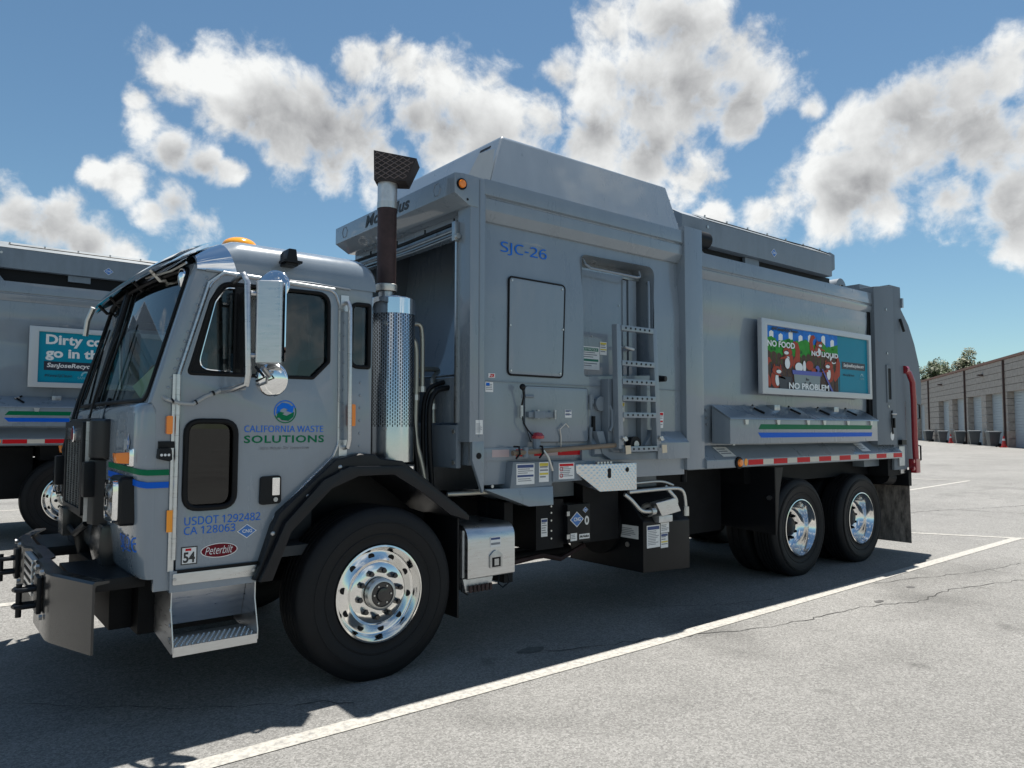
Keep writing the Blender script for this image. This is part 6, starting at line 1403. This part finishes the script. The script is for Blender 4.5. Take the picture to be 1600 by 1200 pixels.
for z in (0.70, 0.76, 0.84, 0.9, 0.95): MB().cyl((1.60, 0.20, z), (1.60, 0.19, z), 0.008, n=8).build('manifold_bolt', 'zinc', T)
for z in (0.885, 0.705): MB().box(1.715, 1.745, 0.135, 0.15, z - 0.015, z + 0.02).build('panel_hinge', 'steel', CG)
diamond(1.835, 0.835, 0.075, 0.062, SIDE(0.1485), SIDE(0.1470), T)
diamond(1.930, 0.905, 0.030, 0.024, SIDE(0.1485), SIDE(0.1470), T)
q = plate('round_sticker', [ellipse(1.945, 0.82, 0.024, 0.036)], 0.0016, SIDE(0.1485), 'white', T); plate('round_mark', [ellipse(1.945, 0.82, 0.010, 0.02)], 0.0026, SIDE(0.1485), 'print', q)
sticker(1.765, 1.835, 0.668, 0.728, 0.1485, 3); q = sticker(1.86, 1.975, 0.675, 0.715, 0.1485, 0); text('McNeilus', 1.868, 1.967, 0.686, 0.706, SIDE(0.1468), 'print', q, bold=0.02, shear=0.2)
sticker(1.50, 1.565, 0.72, 0.86, 0.1985, 5, 'blueprint', None)
HT = MB().add([(2.51, 0.05, 0.345), (3.13, 0.05, 0.318), (3.13, 0.05, 0.745), (2.51, 0.05, 0.772), (2.51, 0.95, 0.345), (3.13, 0.95, 0.318), (3.13, 0.30, 1.03), (2.51, 0.30, 1.03), (3.13, 0.95, 1.03), (2.51, 0.95, 1.03)], [(0, 1, 2, 3), (3, 2, 6, 7), (7, 6, 8, 9), (0, 3, 7, 9, 4), (1, 5, 8, 6, 2), (4, 9, 8, 5), (0, 4, 5, 1)]).build('hydraulic_tank', 'black', T, bev=0.008)
MB().cyl((2.50, 0.55, 0.72), (2.46, 0.55, 0.72), 0.27, n=32).build('tank_end_ring', 'frame', T)
sticker(2.555, 2.725, 0.545, 0.735, 0.0485, 9, 'blueprint', None); sticker(2.735, 2.845, 0.66, 0.745, 0.0485, 4); sticker(2.735, 2.83, 0.53, 0.655, 0.0485, 4, 'blueprint', 'yellow')
f_end = lambda yy: (lambda p: (2.507 + p[2], 0.95 - p[0], p[1])); sticker(0.62, 0.85, 0.62, 0.73, 0, 5, None, None, fn=f_end)
MB().cyl((2.507, 0.22, 0.565), (2.495, 0.22, 0.565), 0.022, n=12).build('drain_plug', 'steel', T)
VB = MB().add([(2.60, -0.02, 0.93), (2.86, -0.02, 0.96), (2.93, -0.02, 0.84), (2.68, -0.02, 0.81), (2.60, 0.06, 0.93), (2.86, 0.06, 0.96), (2.93, 0.06, 0.84), (2.68, 0.06, 0.81)], [(0, 1, 2, 3), (4, 7, 6, 5), (0, 4, 5, 1), (1, 5, 6, 2), (2, 6, 7, 3), (3, 7, 4, 0)]).build('sight_gauge', 'alu', T, bev=0.010, seg=3)
MB().lathe([(0.06, 0.0), (0.055, -0.05), (0.035, -0.07)], (2.58, 0.06, 0.87), (-0.8, -0.5, 0.3), 20).build('filler_neck', 'zinc', T); MB().box(2.66, 2.84, 0.0, 0.1, 0.755, 0.815).build('filler_base', 'alud', T, bev=0.012)
for path, r in (([(2.25, 0.02, 1.02), (2.32, 0.0, 0.97), (2.40, -0.01, 0.885), (2.46, -0.01, 0.865), (2.57, 0.0, 0.86)], 0.017), ([(2.30, 0.02, 1.035), (2.60, 0.02, 1.040), (2.88, 0.02, 1.042), (2.98, 0.02, 1.03), (3.03, 0.02, 0.98), (3.045, 0.02, 0.82)], 0.017), ([(2.80, 0.05, 1.06), (2.84, 0.02, 1.0), (2.92, 0.02, 0.94), (2.90, 0.02, 0.88)], 0.019), ([(2.28, 0.08, 1.095), (2.55, 0.08, 1.10), (2.80, 0.08, 1.105), (2.92, 0.06, 1.06)], 0.013)):
    P_ = [Vector(p) for p in path]; Q_ = []
    for a, b in zip(P_[:-1], P_[1:]): Q_ += [a.lerp(b, t) for t in (0, 0.33, 0.66)]
    Q_.append(P_[-1])
    for _ in range(2): Q_ = [Q_[0]] + [(Q_[i - 1] + Q_[i] * 2 + Q_[i + 1]) / 4 for i in range(1, len(Q_) - 1)] + [Q_[-1]]
    MB().tube(Q_, r, 10).build('return_pipe', 'zinc', T, smooth=60)
MB().cyl((3.045, 0.02, 0.79), (3.045, 0.02, 0.87), 0.027, n=10).build('pipe_fitting', 'zinc', T); MB().cyl((2.55, 0.0, 0.86), (2.60, 0.0, 0.86), 0.03, n=10).build('pipe_fitting', 'zinc', T)
MB().tube([(3.12, 0.1, 1.19), (3.12, 0.1, 1.08)], 0.03, 10).build('spring_mount', 'frame', T)
MB().box(2.0, 2.42, 0.25, 0.6, 0.62, 1.12).build('pump_bracket', 'frame', T)
# ------------------------------------------------------------------ the second truck beyond, a twin with another poster
def copy_tree(o, parent=None, skip=()):
    c = o.copy(); COL.objects.link(c)
    if parent is not None: c.parent = parent
    for ch in o.children:
        if ch.name.split('.')[0].startswith(skip): continue
        copy_tree(ch, c, skip)
    return c
gone = {o.name for o in TRUCK.children if o.name.split('.')[0] in ('wheel_flap', 'flap_gusset', 'flap_bolt', 'unit_number', 'poster_board')}
near = [o for o in TRUCK.children if o.name.split('.')[0] == 'wheel' and abs(sum((v.co.x for v in o.data.vertices)) / len(o.data.vertices) - 5.08) < 0.05 and o.data.vertices[0].co.y < 1]
gone |= {o.name for o in near}
T2 = TRUCK.copy(); COL.objects.link(T2)
for ch in list(TRUCK.children):
    if ch.name not in gone: copy_tree(ch, T2)
wheel(4.66, 0.10, -1, 0.520, 0.27, 'front', T2)
T2.location = (-5.46, 6.60, 0.15)
T2['label'] = 'grey garbage truck parked beyond, cut by the left frame edge, teal poster on its side'
# its own poster board
AD2 = plate('poster_board', [rect(AX0, AX1, AZ0, AZ1), rect(AX0 + 0.10, AX1 - 0.055, AZ0 + 0.062, AZ1 - 0.062)], 0.05, SIDE(-0.035), 'boardframe', T2, bev=0.006)
plate('poster_field', [rect(IX0, IX1, IZ0, IZ1)], 0.001, SIDE(-0.034), 'teal', AD2)
X = lambda u: IX0 + (IX1 - IX0) * u
Z = lambda v: IZ0 + (IZ1 - IZ0) * v
F = lambda k: SIDE(-0.034 - 0.0015 * k)
text('Dirty con', X(0.036), X(0.375), Z(0.70), Z(0.955), F(2), 'white', AD2, bold=0.035)
text('go in the', X(0.036), X(0.355), Z(0.44), Z(0.685), F(2), 'white', AD2, bold=0.035)
plate('poster_web_box', [rect(X(0.03), X(0.40), Z(0.245), Z(0.42))], 0.001, F(1), 'navy', AD2)
text('SanJoseRecycles.org', X(0.045), X(0.38), Z(0.275), Z(0.39), F(2), 'white', AD2, bold=0.02, shear=0.15)
text('#KeepSJClean', X(0.034), X(0.176), Z(0.095), Z(0.17), F(2), 'navy', AD2, bold=0.012, shear=0.15)
text('SAN JOSE', X(0.205), X(0.29), Z(0.075), Z(0.135), F(2), 'pale', AD2, bold=0.01)
plate('poster_arch', [[(X(0.25) + 0.06 * math.cos(t), Z(0.15) + 0.06 * math.sin(t)) for t in (i * math.pi / 10 for i in range(11))] + [(X(0.25) + 0.04 * math.cos(t), Z(0.15) + 0.04 * math.sin(t)) for t in (i * math.pi / 10 for i in range(10, -1, -1))]], 0.001, F(2), 'pale', AD2)
